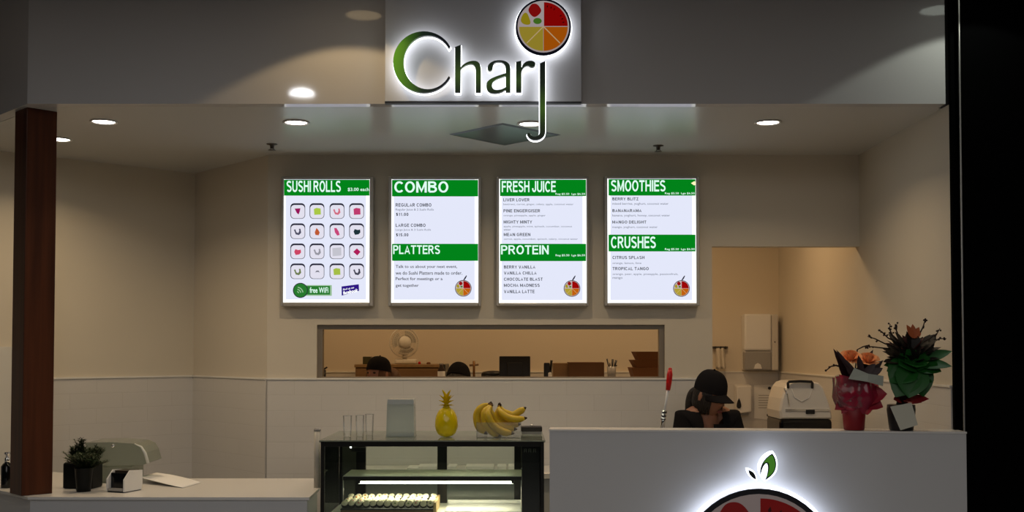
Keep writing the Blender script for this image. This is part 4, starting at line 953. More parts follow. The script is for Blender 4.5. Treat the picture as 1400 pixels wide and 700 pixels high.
# bent sheet of paper
cs = [(190, 657.5), (250, 667.5), (276, 660), (216, 648)]
A, B_, C2, D = [atz(x, y, ZL) for x, y in cs]
D = atz(214, 646.5, ZL + .012); A = atz(190, 656, ZL + .018)
b = MB(); N_ = 10; vs = []
for i in range(N_ + 1):
    for j in range(N_ + 1):
        u, v = i / N_, j / N_; p = A.lerp(B_, u).lerp(D.lerp(C2, u), v); lift = (1 - u) ** 1.5 * .012 * (1 - v) + .002 + .006 * math.sin(PI * u) * v
        vs.append((p.x, p.y, max(ZL + .001, p.z + lift)))
fs = [[i * (N_ + 1) + j, (i + 1) * (N_ + 1) + j, (i + 1) * (N_ + 1) + j + 1, i * (N_ + 1) + j + 1] for i in range(N_) for j in range(N_)]
b.add(vs, fs, smooth=True); o = b.build('paper_sheet', M['whitepaper'], origin=((A + C2) / 2).to_tuple()); tag(o, 'loose white sheet of paper curling up beside the napkin holder', 'paper')
sm = o.modifiers.new('thickness', 'SOLIDIFY'); sm.thickness = .0006
# dark pump bottle at the left edge
pbx = atz(5, 668, ZL)
pbt = thing('pump_bottle', 'black bottle with a chrome pump left of the timber column', 'bottle', (pbx.x, pbx.y + .03, ZL))
c = Vector((pbx.x, pbx.y + .03, ZL))
MB().lathe([(0, 0), (.024, 0), (.026, .004), (.026, .10), (.018, .112), (.012, .116), (0, .118)], c, 24).build('body', M['blackgloss'], pbt)
MB().lathe([(.012, .116), (.012, .140), (.006, .142), (.006, .154), (.014, .156), (.014, .166), (0, .168)], c, 20).tube([c + Vector((0, 0, .161)), c + Vector((.04, -.005, .160)), c + Vector((.045, -.006, .152))], .004, 8).build('pump_head', M['chrome'], pbt)

# ================================================================== KITCHEN THINGS SEEN THROUGH THE WINDOW
def kshelf(label, x0, x1, y0, y1, z):
    r = thing('kitchen_shelf', label, 'shelf', ((x0 + x1) / 2, (y0 + y1) / 2, 0))
    MB().span((x0, y0, z - .03), (x1, y1, z), .003).build('shelf_board', M['steel'], r)
    for x in (x0 + .02, x1 - .05):
        for y in (y0 + .02, y1 - .05): MB().span((x, y, 0), (x + .03, y + .03, z - .03)).build('leg', M['steel'], r)
    return r
ZS = 1.40
kshelf('tall steel kitchen shelf under the monitor and cartons', -.27, 1.02, 6.98, 7.40, ZS)
kshelf('short steel kitchen shelf at the left end of the serving window', -1.42, -1.16, 6.70, 6.95, ZS)
# brown cabinet with the fan
Yc = 7.48; cx0, cx1 = xat(486, Yc), xat(603, Yc); zc_ = zat(498.3, Yc)
kc = thing('tall_cabinet', 'tall brown cabinet along the kitchen wall carrying the fan', 'cabinet', ((cx0 + cx1) / 2, Yc, 0))
MB().span((cx0, Yc, 0), (cx1, Yc + .40, zc_ - .02), .003).build('body', M['cabinet'], kc)
MB().span((cx0 - .006, Yc - .012, zc_ - .02), (cx1 + .006, Yc + .405, zc_), .002).build('top', wood_mat('pale_cabinet_top', srgb(140, 112, 76), srgb(152, 122, 84)), kc)
dm = (cx0 + cx1) / 2
for a_, c_ in ((cx0 + .004, dm - .002), (dm + .002, cx1 - .004)):
    d_ = MB().span((a_, Yc - .016, .06), (c_, Yc - .001, zc_ - .03), .002).build('door', M['cabinet'], kc)
    MB().tube([((a_ + c_) / 2 - .04, Yc - .026, 1.2), ((a_ + c_) / 2 + .04, Yc - .026, 1.2)], .004, 8).build('handle', M['steel'], d_)
MB().span((cx1 + .006, Yc, 0), (cx1 + .03, Yc + .4, zc_), .002).build('side_panel', M['black'], kc)
# fan
Yn = 7.62; fc = at(552.5, 468.5, Yn - .03)
fn = thing('desk_fan', 'white desk fan standing on the brown cabinet', 'fan', (fc.x + .01, Yn + .03, zc_))
M['fanw'] = pbr('fan_white', (.70, .66, .58, 1), .35)
axis = Vector((.30, -1, .10)).normalized(); q = axis.to_track_quat('Z', 'Y').to_matrix().to_4x4(); Mf = Matrix.Translation(fc) @ q
R_ = .101
b = MB()
for rr, zz in [(R_, 0), (R_ * .995, .012), (R_ * .8, .030), (R_ * .55, .036)]:
    b.tube([Mf @ Vector((rr * math.cos(a), rr * math.sin(a), zz)) for a in [2 * PI * k / 40 for k in range(41)]], .0016 if zz else .0042, 6, cap=False)
for k in range(36):
    a = 2 * PI * k / 36; b.tube([Mf @ Vector((r_ * math.cos(a), r_ * math.sin(a), z_)) for r_, z_ in [(R_, 0), (R_ * .92, .022), (R_ * .7, .034), (R_ * .4, .038)]], .0008, 4)
b.build('grille', M['fanw'], fn)
MB().lathe([(R_ * .42, .036), (R_ * .40, .041), (0, .043)], n=28, mat=Mf).build('grille_badge', M['fanw'], fn)
b = MB(); b.lathe([(.018, -.012), (.022, .014), (.012, .02), (0, .021)], n=16, mat=Mf)
for k in range(3):
    a0 = 2 * PI * k / 3
    vs = []; 
    for i in range(7):
        for j in range(4):
            aa = a0 + 1.5 * i / 6; rr = .016 + (.085 - .016) * j / 3; vs.append(Mf @ Vector((rr * math.cos(aa), rr * math.sin(aa), -.006 + .018 * i / 6)))
    b.add(vs, [[i * 4 + j, i * 4 + j + 1, (i + 1) * 4 + j + 1, (i + 1) * 4 + j] for i in range(6) for j in range(3)], smooth=True)
b.build('blades', pbr('fan_blade_grey', (.42, .39, .33, 1), .4), fn)
b = MB()
for k in range(30):
    a = 2 * PI * k / 30; b.tube([Mf @ Vector((r_ * math.cos(a), r_ * math.sin(a), z_)) for r_, z_ in [(R_, 0), (R_ * .9, -.02), (R_ * .35, -.032)]], .0008, 4)
b.build('rear_grille', M['fanw'], fn)
MB().lathe([(.034, -.03), (.036, -.06), (.026, -.10), (0, -.105)], n=20, mat=Mf).build('motor', M['fanw'], fn)
bs = Vector((fc.x + .012, Yn + .03, zc_))
MB().tube([Mf @ Vector((0, 0, -.07)), Vector((bs.x - .02, Yn + .045, fc.z - .05)), bs + Vector((-.012, 0, .03))], [.018, .016, .018], 12).build('neck', M['fanw'], fn)
MB().box(bs + Vector((.0, -.02, .018)), (.15, .12, .036), .012).build('base', M['fanw'], fn)
# small things on the cabinet top
for px, lb, w, h, m in [(573.5, 'small dark red jar lid on the brown cabinet by the fan', .010, .018, 'red'), (586, 'small orange sauce bottle top on the brown cabinet, right of the jar lid', .014, .015, 'cardboard')]:
    x = xat(px, Yn); o = MB().lathe([(0, 0), (w, 0), (w, h * .7), (w * .6, h), (0, h)], (x, Yn, zc_), 16).build('jar', M[m], origin=(x, Yn, zc_)); tag(o, lb, 'jar')
x = xat(502, 7.6); o = MB().span((x - .028, 7.58, zc_), (x + .028, 7.66, zat(487.5, 7.6)), .003).build('food_tin', pbr('olive_tin', srgb(62, 60, 34), .4), origin=(x, 7.62, zc_)); tag(o, 'olive coloured square tin on the left end of the brown cabinet', 'tin')
# left black tool on the short shelf
x = xat(442, 6.8); r = thing('tool_holder', 'black holder with tools at the left end of the serving window', 'holder', (x, 6.8, ZS))
MB().lathe([(0, 0), (.02, 0), (.022, .075), (.018, .075), (.016, .01), (0, .01)], (x - .004, 6.8, ZS), 16).build('pot', M['black'], r)
MB().tube([(x, 6.8, ZS + .02), (x - .004, 6.8, zat(495.5, 6.8))], .006, 8).tube([(x + .002, 6.8, zat(505, 6.8)), (x + .026, 6.79, zat(502, 6.8))], .005, 8).build('tools', M['black'], r)
# bottle beside the second head
Yo = 7.1; x = xat(603.5, Yo)
r = thing('sauce_bottle', 'dark sauce bottle with a white label right of the brown cabinet', 'bottle', (x, Yo, ZS - .0))
bpy.data.objects[r.name].location = (x, Yo, ZS); zt0 = zat(497, Yo) - ZS
# it stands on its own small block of the shelf
MB().lathe([(0, 0), (.022, 0), (.024, zt0 * .6), (.012, zt0 * .85), (.013, zt0), (0, zt0)], (x, Yo, ZS), 18).build('bottle_body', pbr('brown_bottle', (.03, .014, .008, 1), .2), r)
MB().lathe([(.0245, zt0 * .25), (.0245, zt0 * .55)], (x, Yo, ZS), 18, cap=False).build('label', M['whitepaper'], r)
kshelf('narrow steel kitchen shelf between the brown cabinet and the long shelf', -.60, -.29, 7.02, 7.25, ZS)
Yo = 7.12; x = xat(648, Yo); r = thing('tap', 'small brown cross shaped handle just right of the middle black cap', 'tap', (x, Yo, ZS))
zt1 = zat(493.5, Yo)
MB().tube([(x, Yo, ZS), (x, Yo, zt1)], .008, 10).build('stem', pbr('brass_brown', srgb(120, 84, 44), .4, metal=.5), r)
MB().tube([(x - .03, Yo, zat(499.5, Yo)), (x + .03, Yo, zat(498.5, Yo))], .007, 10).build('cross_handle', M['cabinet'], r)
# monitor, dome
Yo = 7.05; a_, c_ = at(682.6, 514, Yo), at(725, 487, Yo)
r = thing('monitor', 'black flat monitor seen from behind in the serving window', 'monitor', ((a_.x + c_.x) / 2, Yo, ZS))
MB().span((a_.x, Yo, ZS + .015), (c_.x, Yo + .018, c_.z), .004).build('screen_shell', M['black'], r)
MB().span((a_.x + .05, Yo - .012, ZS + .03), (c_.x - .05, Yo, c_.z - .04), .004).build('rear_bulge', M['black'], r)
MB().span((a_.x + .04, Yo - .05, ZS), (c_.x - .04, Yo + .09, ZS + .012), .004).tube([((a_.x + c_.x) / 2, Yo + .02, ZS + .01), ((a_.x + c_.x) / 2, Yo + .01, ZS + .08)], .012, 10).build('stand', M['black'], r)
x = xat(674, 7.08); r = thing('cooking_pot', 'dark domed pot lid left of the monitor', 'pot', (x, 7.24, ZS))
MB().lathe([(0, 0), (.078, 0), (.080, .02), (0.080, zat(511.5, 7.2) - ZS - .004)], (x, 7.24, ZS), 28).build('pot', M['black'], r)
MB().lathe([(.082, zat(511.5, 7.2) - ZS - .004), (.07, zat(508.5, 7.2) - ZS), (.03, zat(507, 7.2) - ZS), (0, zat(506.6, 7.2) - ZS)], (x, 7.24, ZS), 28).build('lid', M['black'], r)
# dispenser, cartons, utensils
Yo = 7.05; x = xat(749, Yo); r = thing('spray_bottle', 'black and white bottle with a thin nozzle right of the monitor', 'bottle', (x, Yo, ZS)); zt2 = zat(496, Yo)
MB().span((x - .026, Yo - .02, ZS), (x + .012, Yo + .02, zt2), .006).build('bottle_body', M['black'], r)
MB().span((x + .0, Yo - .022, ZS + .01), (x + .022, Yo + .012, ZS + .055), .006).build('label', M['whitepaper'], r)
MB().tube([(x + .016, Yo, ZS + .04), (x + .022, Yo, zt2), (x + .024, Yo, zat(492.5, Yo))], [.008, .007, .009], 10).build('nozzle', M['black'], r)
def boxy(label, pa, pb, pt, Y, d, mat, z=ZS, name='carton', grp=None):
    x0, x1 = xat(pa, Y), xat(pb, Y); o = MB().span((x0, Y, z), (x1, Y + d, zat(pt, Y)), .002).build(name, mat, origin=((x0 + x1) / 2, Y + d / 2, z)); tag(o, label, 'box', grp); return o
boxy('tan carton between the spray bottle and the dark carton', 756.5, 777, 496.6, 7.12, .2, M['cabinet'])
boxy('long dark brown carton left of the utensils', 777.5, 826, 495.4, 7.06, .2, M['cardboard2'])
Yo = 7.03; x = xat(836, Yo); r = thing('utensil_holder', 'grey holder full of dark utensils left of the cardboard stack', 'utensil holder', (x, Yo, ZS))
MB().lathe([(0, 0), (.024, 0), (.030, zat(501, Yo) - ZS), (.027, zat(501, Yo) - ZS), (.022, .004), (0, .004)], (x, Yo, ZS), 20).build('holder', M['greyplastic'], r)
for dx, tx, py, rr in [(-.012, -.030, 490.5, .005), (.004, .008, 491, .007), (.014, .030, 492.5, .007), (-.004, -.012, 496, .004), (.01, .034, 499, .004)]:
    MB().tube([(x + dx * .5, Yo, ZS + .01), (x + dx, Yo, ZS + .07), (x + tx, Yo, zat(py, Yo))], [rr * .7, rr * .8, rr], 8).build('utensil', M['black'], r)
# open cardboard boxes, stacked
Yo = 7.0; z = ZS
for i, (pa_, py0, py1, lb) in enumerate([(863.5, 514, 502.5, 'lowest open cardboard tray of the stack at the right of the window'), (865, 502.5, 492, 'middle open cardboard tray of the stack at the right of the window'), (868.5, 492, 480.5, 'topmost open cardboard tray of the stack at the right of the window')]):
    z1 = zat(py1, Yo); x0, x1 = xat(pa_, Yo), .965; zz = z; h = z1 - zz - .001
    vs = [(x0 + .025, Yo + .01, zz), (x1, Yo + .01, zz), (x1, Yo + .24, zz), (x0 + .025, Yo + .24, zz), (x0, Yo, zz + h), (x1, Yo, zz + h), (x1, Yo + .25, zz + h), (x0, Yo + .25, zz + h)]
    o = MB().add(vs, [[3, 2, 1, 0], [0, 1, 5, 4], [1, 2, 6, 5], [2, 3, 7, 6], [3, 0, 4, 7], [4, 5, 6, 7]]).build('cardboard_tray', M['cardboard'], origin=((x0 + x1) / 2, Yo + .12, zz)); tag(o, lb, 'box', 'cardboard trays in the kitchen window'); z = z1

# ================================================================== PASSAGE WALL
YW = YK - .008
td = at(1041, 468, YK)
r = thing('towel_dispenser', 'white paper towel dispenser with grey window high on the passage wall', 'towel dispenser', (td.x, YK, zat(507, YK)))
x0, x1 = xat(1018, 7.78), xat(1064.5, 7.78); za, zb, zm = zat(506.5, 7.78), zat(429, 7.78), zat(479.5, 7.78)
MB().span((x0 + .004, 7.80, za + .002), (x1 - .004, YK, zb - .004), .008).build('back_box', M['white'], r)
xs = xat(1055.5, 7.78)
MB().span((x0, 7.78, zm), (xs - .001, 7.86, zb), .014).build('upper_cover', M['white'], r)
MB().span((xs + .001, 7.782, za), (x1, 7.86, zb - .004), .008).build('side_strip', pbr('warm_grey_plastic', (.60, .57, .52, 1), .35), r)
lw = MB().span((x0 + .001, 7.786, za), (xs - .001, 7.86, zm - .002), .010).build('smoke_window', M['greyplastic'], r)
kx, kz = xat(1059.6, 7.78), zat(467.6, 7.78); MB().lathe([(.005, 0), (.004, .003), (0, .003)], n=12, mat=Matrix.Translation((kx, 7.782, kz)) @ Matrix.Rotation(PI / 2, 4, 'X')).build('lock', M['black'], r)
cxp = xat(1036, 7.78); b = MB(); b.add([(cxp - .028, 7.775, za + .012), (cxp + .028, 7.775, za + .012), (cxp + .018, 7.772, za + .042), (cxp, 7.771, za + .052), (cxp - .018, 7.772, za + .042), (cxp - .028, 7.788, za + .012), (cxp + .028, 7.788, za + .012), (cxp + .018, 7.788, za + .042), (cxp, 7.788, za + .052), (cxp - .018, 7.788, za + .042)], [[0, 1, 2, 3, 4], [9, 8, 7, 6, 5]] + [[i, (i + 1) % 5, 5 + (i + 1) % 5, 5 + i] for i in range(5)]); b.build('paper_tongue', M['whitepaper'], r)
# soap dispenser
Yq = 7.80; x0, x1 = xat(1006.5, Yq), xat(1028.5, Yq); za, zb = zat(566, Yq), zat(526, Yq)
r = thing('soap_dispenser', 'white soap dispenser with a dark drop window beside the woman', 'soap dispenser', ((x0 + x1) / 2, YK, za))
v = [(x0 + .004, YK - .008, za + .010), (x1 - .004, YK - .008, za + .02), (x1, YK - .008, zb), (x0, YK - .008, zb), (x0 + .006, Yq, za), (x1 - .008, Yq + .004, za + .012), (x1 - .004, Yq, zb - .006), (x0, Yq, zb - .008)]
b = MB(); bm_ = bmesh.new(); bv = [bm_.verts.new(p) for p in v]
for f_ in [[0, 1, 2, 3], [7, 6, 5, 4], [4, 5, 1, 0], [5, 6, 2, 1], [6, 7, 3, 2], [7, 4, 0, 3]]: bm_.faces.new([bv[i] for i in f_])
bmesh.ops.recalc_face_normals(bm_, faces=bm_.faces[:]); bmesh.ops.bevel(bm_, geom=bm_.edges[:], offset=.010, segments=3, affect='EDGES', profile=.5); b.addbm(bm_); bm_.free(); b.build('cover', M['white'], r)
pq = Plane((0, Yq - .002, 1), (0, -1, 0))
b = MB(); put_shape(b, pq, [bez([(1010.2, 544.5), ((1012, 547), (1013.6, 552), (1013.4, 555.5)), ((1013, 559.4), (1007.4, 559.4), (1007, 555.5)), ((1006.8, 552), (1008.6, 547), (1010.2, 544.5))])], .0, .003); b.build('drop_window', M['black'], r)
MB().span((x0 + .02, Yq + .03, za - .012), (x1 - .02, Yq + .07, za + .014), .004).build('nozzle', M['greyplastic'], r)
# notice with two dark studs
r = thing('wall_notice', 'white notice sheet fixed with two dark studs on the passage wall', 'notice', tuple(at(1050, 575, YW)))
pnw = Plane((0, YW - .002, 1), (0, -1, 0))
b = MB(); put_shape(b, pnw, [[(1031, 526.5), (1065, 525.5), (1065, 575.5), (1031, 572)]], 0, .0012); b.build('sheet', M['whitepaper'], r)
b = MB()
for k in range(6):
    y = 540 + k * 3.4; put_poly(b, pnw, [(1037, y), (1058 - (k % 3) * 2, y), (1058 - (k % 3) * 2, y + 1.0), (1037, y + 1.0)], .0018)
b.build('printed_lines', pbr('grey_print', (.42, .40, .37, 1), .8), r)
for px, py in ((1051.8, 530.6), (1050.2, 567.4)):
    b = MB(); put_shape(b, pnw, [circ(px, py, 2.1, 16)], .0013, .006); b.build('stud', M['black'], r)
# hook rail with a cloth
Yr = 7.84; x0, x1 = xat(975, Yr), xat(996.5, Yr); zr_ = zat(475, Yr)
r = thing('hook_rail', 'short dark hook rail on the passage wall beside the opening', 'hook rail', ((x0 + x1) / 2, YK, zr_))
MB().span((x0, Yr + .03, zr_ - .008), (x1, YK, zr_ + .008), .002).build('rail', M['darkalu'], r)
for k in range(3):
    x = x0 + .02 + k * .035; MB().tube([(x, Yr + .03, zr_), (x, Yr + .005, zr_ - .006), (x, Yr, zr_ + .008)], .004, 8).build('hook', M['black'], r)
b = MB(); vs = []; nx, nz = 16, 8; xm0, xm1 = xat(979, Yr), xat(990, Yr)
for i in range(nx + 1):
    for j in range(nz + 1):
        u, v_ = i / nx, j / nz; vs.append((xm0 + (xm1 - xm0) * u * (1 + .25 * v_), Yr + .01 + .012 * math.sin(u * 14) * (.4 + v_), zr_ - .004 - .15 * v_))
b.add(vs, [[i * (nz + 1) + j, (i + 1) * (nz + 1) + j, (i + 1) * (nz + 1) + j + 1, i * (nz + 1) + j + 1] for i in range(nx) for j in range(nz)], smooth=True)
o = b.build('hanging_cloth', pbr('pale_cloth', (.66, .60, .50, 1), .9), origin=((xm0 + xm1) / 2, Yr, zr_)); tag(o, 'pale cloth hanging from the short hook rail', 'cloth')
so = o.modifiers.new('thickness', 'SOLIDIFY'); so.thickness = .002
# rice cooker
Yu = 6.14; zb_ = .90
def R3(px, py, y=Yu): return at(px, py, y)
x0, x1 = xat(1066, Yu), xat(1138, Yu)
r = thing('rice_cooker', 'white lidded rice cooker with a dark handle on the side bench', 'rice cooker', ((x0 + x1) / 2, Yu + .17, zb_))
MB().box(((x0 + x1) / 2, Yu + .17, (zb_ + zat(573, Yu)) / 2), (x1 - x0, .33, zat(573, Yu) - zb_), .02).build('black_base', M['blackgloss'], r)
lid = [(1067.5, 573), (1066, 562), (1069, 545), (1074, 530), (1079, 524), (1087, 521.5), (1108, 521), (1120, 523.5), (1126, 530), (1132, 545), (1137, 560), (1138, 573)]
f3 = [R3(x, y, Yu) for x, y in lid]; n = len(f3)
cen_ = sum(f3, Vector()) / n
ringz = []
for dy, k in [(0.0, .93), (.015, 1.0), (.31, 1.0), (.33, .93)]:
    ringz.append([Vector((cen_.x + (p.x - cen_.x) * k, Yu + dy, max(zat(573, Yu), cen_.z + (p.z - cen_.z) * k))) for p in f3])
b = MB(); vs = [p for rg in ringz for p in rg]
fs = [list(range(n))] + [[3 * n + i for i in range(n)][::-1]] + [[a * n + i, a * n + (i + 1) % n, (a + 1) * n + (i + 1) % n, (a + 1) * n + i] for a in range(3) for i in range(n)]
b.add(vs, fs); o = b.build('lid', pbr('cooker_white', (.74, .71, .66, 1), .15), r)
for p in o.data.polygons: p.use_smooth = False
b = MB(); b.tube([R3(1077.5, 530, Yu), R3(1077.3, 524, Yu - .02), R3(1078.5, 522, Yu - .02), R3(1094, 521.2, Yu - .02), R3(1109.5, 522, Yu - .02), R3(1110.7, 524, Yu - .02), R3(1110.5, 530, Yu)], .008, 8, smooth=False); b.build('handle', M['black'], r)
b = MB(); b.span(R3(1074, 562.5, Yu - .006), R3(1134.5, 558.8, Yu + .004), .002); b.build('chrome_strip', M['chrome'], r)
b = MB(); b.span(R3(1102, 566, Yu - .010), R3(1113.5, 560, Yu), .003); b.build('latch', M['black'], r)
b = MB(); b.tube([R3(1072, 531, Yu - .004), R3(1077, 540, Yu - .004), R3(1079, 556, Yu - .004)], .004, 8); b.build('bright_hinge', M['chrome'], r)
b = MB(); b.tube([R3(1082, 531, Yu), R3(1086, 543, Yu - .003), R3(1096, 549, Yu - .004), R3(1106, 544, Yu - .003), R3(1110, 532, Yu)], .003, 8); b.build('lid_moulding', M['white'], r)
# red handled scraper in a pot on the work bench
Ys_ = 5.10
r = thing('scraper', 'long scraper with a red handle standing behind the tall counter', 'scraper', (xat(904, Ys_), Ys_, .902))
pts = [at(x, y, Ys_) for x, y in [(916.2, 505), (915.6, 512), (914.6, 522), (913.2, 533.5)]]
MB().tube(pts, [.009, .0135, .0135, .0105], 12).ball(pts[0], .0092, 12).build('handle', M['red'], r)
MB().tube([at(913.2, 533, Ys_), at(911, 548, Ys_), at(908.4, 562, Ys_)], .0068, 10).build('shaft', M['white'], r)
MB().tube([at(908.6, 561, Ys_), at(906, 578, Ys_), at(904.5, 590, Ys_), Vector((xat(904, Ys_) , Ys_, .925))], [.0115, .0110, .011, .010], 12).build('collar', M['chrome'], r)
for py in (563.5, 568.5, 573): 
    a_ = at(908.6 - (py - 561) * .15, py, Ys_); d_ = Vector((.10, 0, 1)).normalized() * .003; MB().tube([a_ - d_, a_ + d_], .0122, 12).build('black_band', M['black'], r)
MB().span((xat(904, Ys_) - .035, Ys_ - .003, .902), (xat(904, Ys_) + .035, Ys_ + .003, .93), .001).build('blade', M['steel'], r)

# ================================================================== FLOWERS ON THE COUNTER
def rose(mb, c, R, seed, up=Vector((0, -.75, 1))):
    R *= 1.2
    rnd = random.Random(seed); up = up.normalized(); q = up.to_track_quat('Z', 'Y').to_matrix().to_4x4(); T = Matrix.Translation(c) @ q
    for layer, (n_, op, sc) in enumerate([(3, .10, .42), (4, .28, .62), (5, .55, .82), (6, .95, 1.0)]):
        for k in range(n_):
            a = 2 * PI * (k + .37 * layer) / n_ + rnd.uniform(-.15, .15); vs = []; N1, N2 = 5, 4
            for i in range(N1 + 1):
                for j in range(N2 + 1):
                    u = i / N1 * 2 - 1; t = j / N2; wd = (1.25 / n_ * PI) * (1 - .25 * t * t)
                    rr = R * sc * (.25 + .55 * math.sin(t * PI * .5) * (.6 + .4 * op) + .35 * op * t * t); zz = R * (1.05 - .25 * op) * (t * (1.1 - .55 * op * t)) - R * .30
                    aa = a + u * wd; vs.append(T @ Vector((rr * math.cos(aa), rr * math.sin(aa), zz - .08 * R * u * u)))
            mb.add(vs, [[i * (N2 + 1) + j, (i + 1) * (N2 + 1) + j, (i + 1) * (N2 + 1) + j + 1, i * (N2 + 1) + j + 1] for i in range(N1) for j in range(N2)], smooth=True)
    return mb
M['rose'] = pbr('orange_rose', srgb(244, 166, 108), .6, noise=.12, nscale=40); M['darkleaf'] = pbr('dark_red_leaf', srgb(44, 18, 20), .5)
M['greenleaf'] = pbr('broad_green_leaf', srgb(26, 84, 28), .4, noise=.25, nscale=15); M['pinkwrap'] = clear('pink_cellophane', tint=(.85, .20, .30), rough=.08, haze=.68, hazecol=(.60, .04, .10)); M['clearwrap'] = clear('clear_cellophane', rough=.06, haze=.05, hazecol=(.9, .9, .9), spec=1.4)
M['redpot'] = pbr('red_pot_wrap', srgb(128, 14, 26), .5); M['crimson'] = pbr('crimson_wrap', srgb(150, 16, 40), .5)
M['twig'] = pbr('dark_twig', srgb(40, 22, 16), .7); M['paperg'] = pbr('pale_wrap_paper', srgb(168, 172, 160), .6)
def FP(px, py, dy=0.0, back=.055):
    p = on_counter(px, back); return at(px, py, p.y + dy)
# bouquet one: pink cellophane, orange roses
cpos = on_counter(1172.5, .066)
q1 = thing('rose_bouquet', 'small bouquet of orange roses wrapped in pink cellophane on the counter', 'bouquet', tuple(cpos))
MB().lathe([(0, .001), (.040, .001), (.043, .004), (.051, .095), (.046, .10), (.040, .098), (0, .09)], cpos, 28).build('pot', M['redpot'], q1)
def skirt(mb, c, prof, n, amp, seed, sx=1.0, k0=5):
    rnd = random.Random(seed); ph = [rnd.uniform(0, 6) for _ in range(4)]; vs = []
    for r_, z_ in prof:
        for i in range(n):
            a = 2 * PI * i / n; w = 1 + amp * (r_ / prof[-1][0]) * (math.sin(k0 * a + ph[0]) * .6 + math.sin((k0 + 4) * a + ph[1]) * .4)
            vs.append(Vector(c) + Vector((r_ * w * math.cos(a) * sx, r_ * w * math.sin(a) * .8, z_ + amp * .35 * r_ * math.sin(k0 * a + ph[2]))))
    return mb.add(vs, [[j * n + i, j * n + (i + 1) % n, (j + 1) * n + (i + 1) % n, (j + 1) * n + i] for j in range(len(prof) - 1) for i in range(n)], smooth=True)
b = skirt(MB(), cpos + Vector((.012, -.0, 0)), [(.053, .07), (.074, .10), (.092, .125), (.098, .15), (.088, .18), (.080, .215), (.085, .235)], 64, .14, 4); b.build('pink_cellophane', M['pinkwrap'], q1)
b = skirt(MB(), cpos + Vector((-.006, -.002, 0)), [(.070, .10), (.086, .14), (.082, .19), (.084, .225)], 56, .12, 8); b.build('clear_cellophane', M['clearwrap'], q1)
b = MB()
for tgt, L, w in [((1141, 561), .10, .03), ((1206, 558), .11, .045), ((1212, 540), .12, .05), ((1150, 566), .07, .025)]:
    t_ = FP(tgt[0], tgt[1], -.02, .06); s0 = cpos + Vector((0, -.02, .15)); b.leaf(s0, t_ - s0, Vector((0, -1, .4)), (t_ - s0).length, w, -.1, fold=.25)
b.build('crimson_wrap', M['crimson'], q1)
s0 = FP(1183, 519, -.01); b = MB()
b.add([FP(1160, 518, -.074), FP(1168, 503, -.076), FP(1187, 511, -.084), FP(1208, 514, -.07), FP(1207, 528, -.07), FP(1186, 522, -.088)], [[0, 1, 2, 5], [5, 2, 3, 4]]); o = b.build('paper_collar', M['paperg'], q1); o.modifiers.new('thickness', 'SOLIDIFY').thickness = .001
for k, (px, py, R) in enumerate([(1163.5, 489, .036), (1188, 492, .034)]):
    rose(MB(), FP(px, py, -.01), R, k).build('rose', M['rose'], q1)
b = MB(); root_ = cpos + Vector((0, 0, .19))
for tx, ty, w in [(1141, 477, .013), (1146, 487, .018), (1150, 497, .018), (1176, 500, .016), (1204, 500, .02), (1199, 508, .02), (1157, 506, .02), (1194, 478, .014), (1165, 505, .018), (1187, 506, .02), (1208, 492, .015)]:
    t_ = FP(tx, ty, random.uniform(-.05, .02)); b.leaf(root_, t_ - root_, Vector((0, -1, .4)), (t_ - root_).length, w * 1.6, .05)
for (sx, sy), (tx, ty), w in [((1178, 514), (1174, 486), .016), ((1180, 514), (1197, 497), .018), ((1170, 514), (1157, 500), .02), ((1186, 514), (1207, 503), .018), ((1172, 512), (1149, 486), .010), ((1166, 512), (1144, 478), .011)]:
    s_ = FP(sx, sy, -.062); t_ = FP(tx, ty, -.066); b.leaf(s_, t_ - s_, Vector((0, -1, .3)), (t_ - s_).length, w, .04)
b.build('dark_leaves', M['darkleaf'], q1)
b = MB(); b.tube([root_, FP(1152, 503), FP(1143, 499.5), FP(1136, 501), FP(1129, 507)], [.003, .003, .004, .003, .002], 6)
for px, py in ((1147, 500), (1140, 499), (1134, 502), (1129, 506.5)): b.ball(FP(px, py), .005, 8)
b.tube([root_, FP(1172, 478, .02), FP(1180, 474, .02), FP(1187, 472, .02)], [.003, .003, .003, .002], 6)
b.build('twigs', M['twig'], q1)
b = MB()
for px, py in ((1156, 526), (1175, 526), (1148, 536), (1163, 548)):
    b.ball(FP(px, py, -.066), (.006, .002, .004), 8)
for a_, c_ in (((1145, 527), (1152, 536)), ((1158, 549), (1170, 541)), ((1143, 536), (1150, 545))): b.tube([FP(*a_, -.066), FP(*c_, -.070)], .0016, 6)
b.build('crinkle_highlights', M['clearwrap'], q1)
# bouquet two: broad green leaves
c2 = on_counter(1238, .066)
q2 = thing('leafy_bouquet', 'large dark bouquet with broad green leaves in a black pot at the counter end', 'bouquet', tuple(c2))
MB().lathe([(0, .001), (.048, .001), (.050, .004), (.060, .09), (.058, .11), (.05, .112), (0, .10)], c2, 28).build('pot', M['black'], q2)
root2 = c2 + Vector((0, 0, .12)); b = MB()
LV = [((1212, 505), .05, -.03), ((1215, 520), .075, -.05), ((1222, 540), .075, -.06), ((1240, 541), .08, -.07), ((1262, 540), .075, -.05), ((1273, 520), .065, -.04), ((1299, 477), .034, -.03), ((1297, 497), .034, -.06), ((1284, 505), .05, -.05), ((1228, 497), .06, -.05), ((1250, 500), .07, -.06), ((1268, 490), .06, -.04), ((1209, 497), .035, -.01), ((1240, 478), .05, -.03), ((1232, 520), .07, -.02), ((1255, 525), .08, -.03)]
hub = FP(1245, 497, .0)
for (tx, ty), w, dy in LV:
    t_ = FP(tx, ty, dy); d_ = t_ - hub; b.leaf(hub + Vector((0, dy * .5, 0)), d_, Vector((0, -.8, .6)), max(.06, d_.length * 1.0), w * .95, .12, n=8, fold=.18)
b.build('broad_leaves', M['greenleaf'], q2)
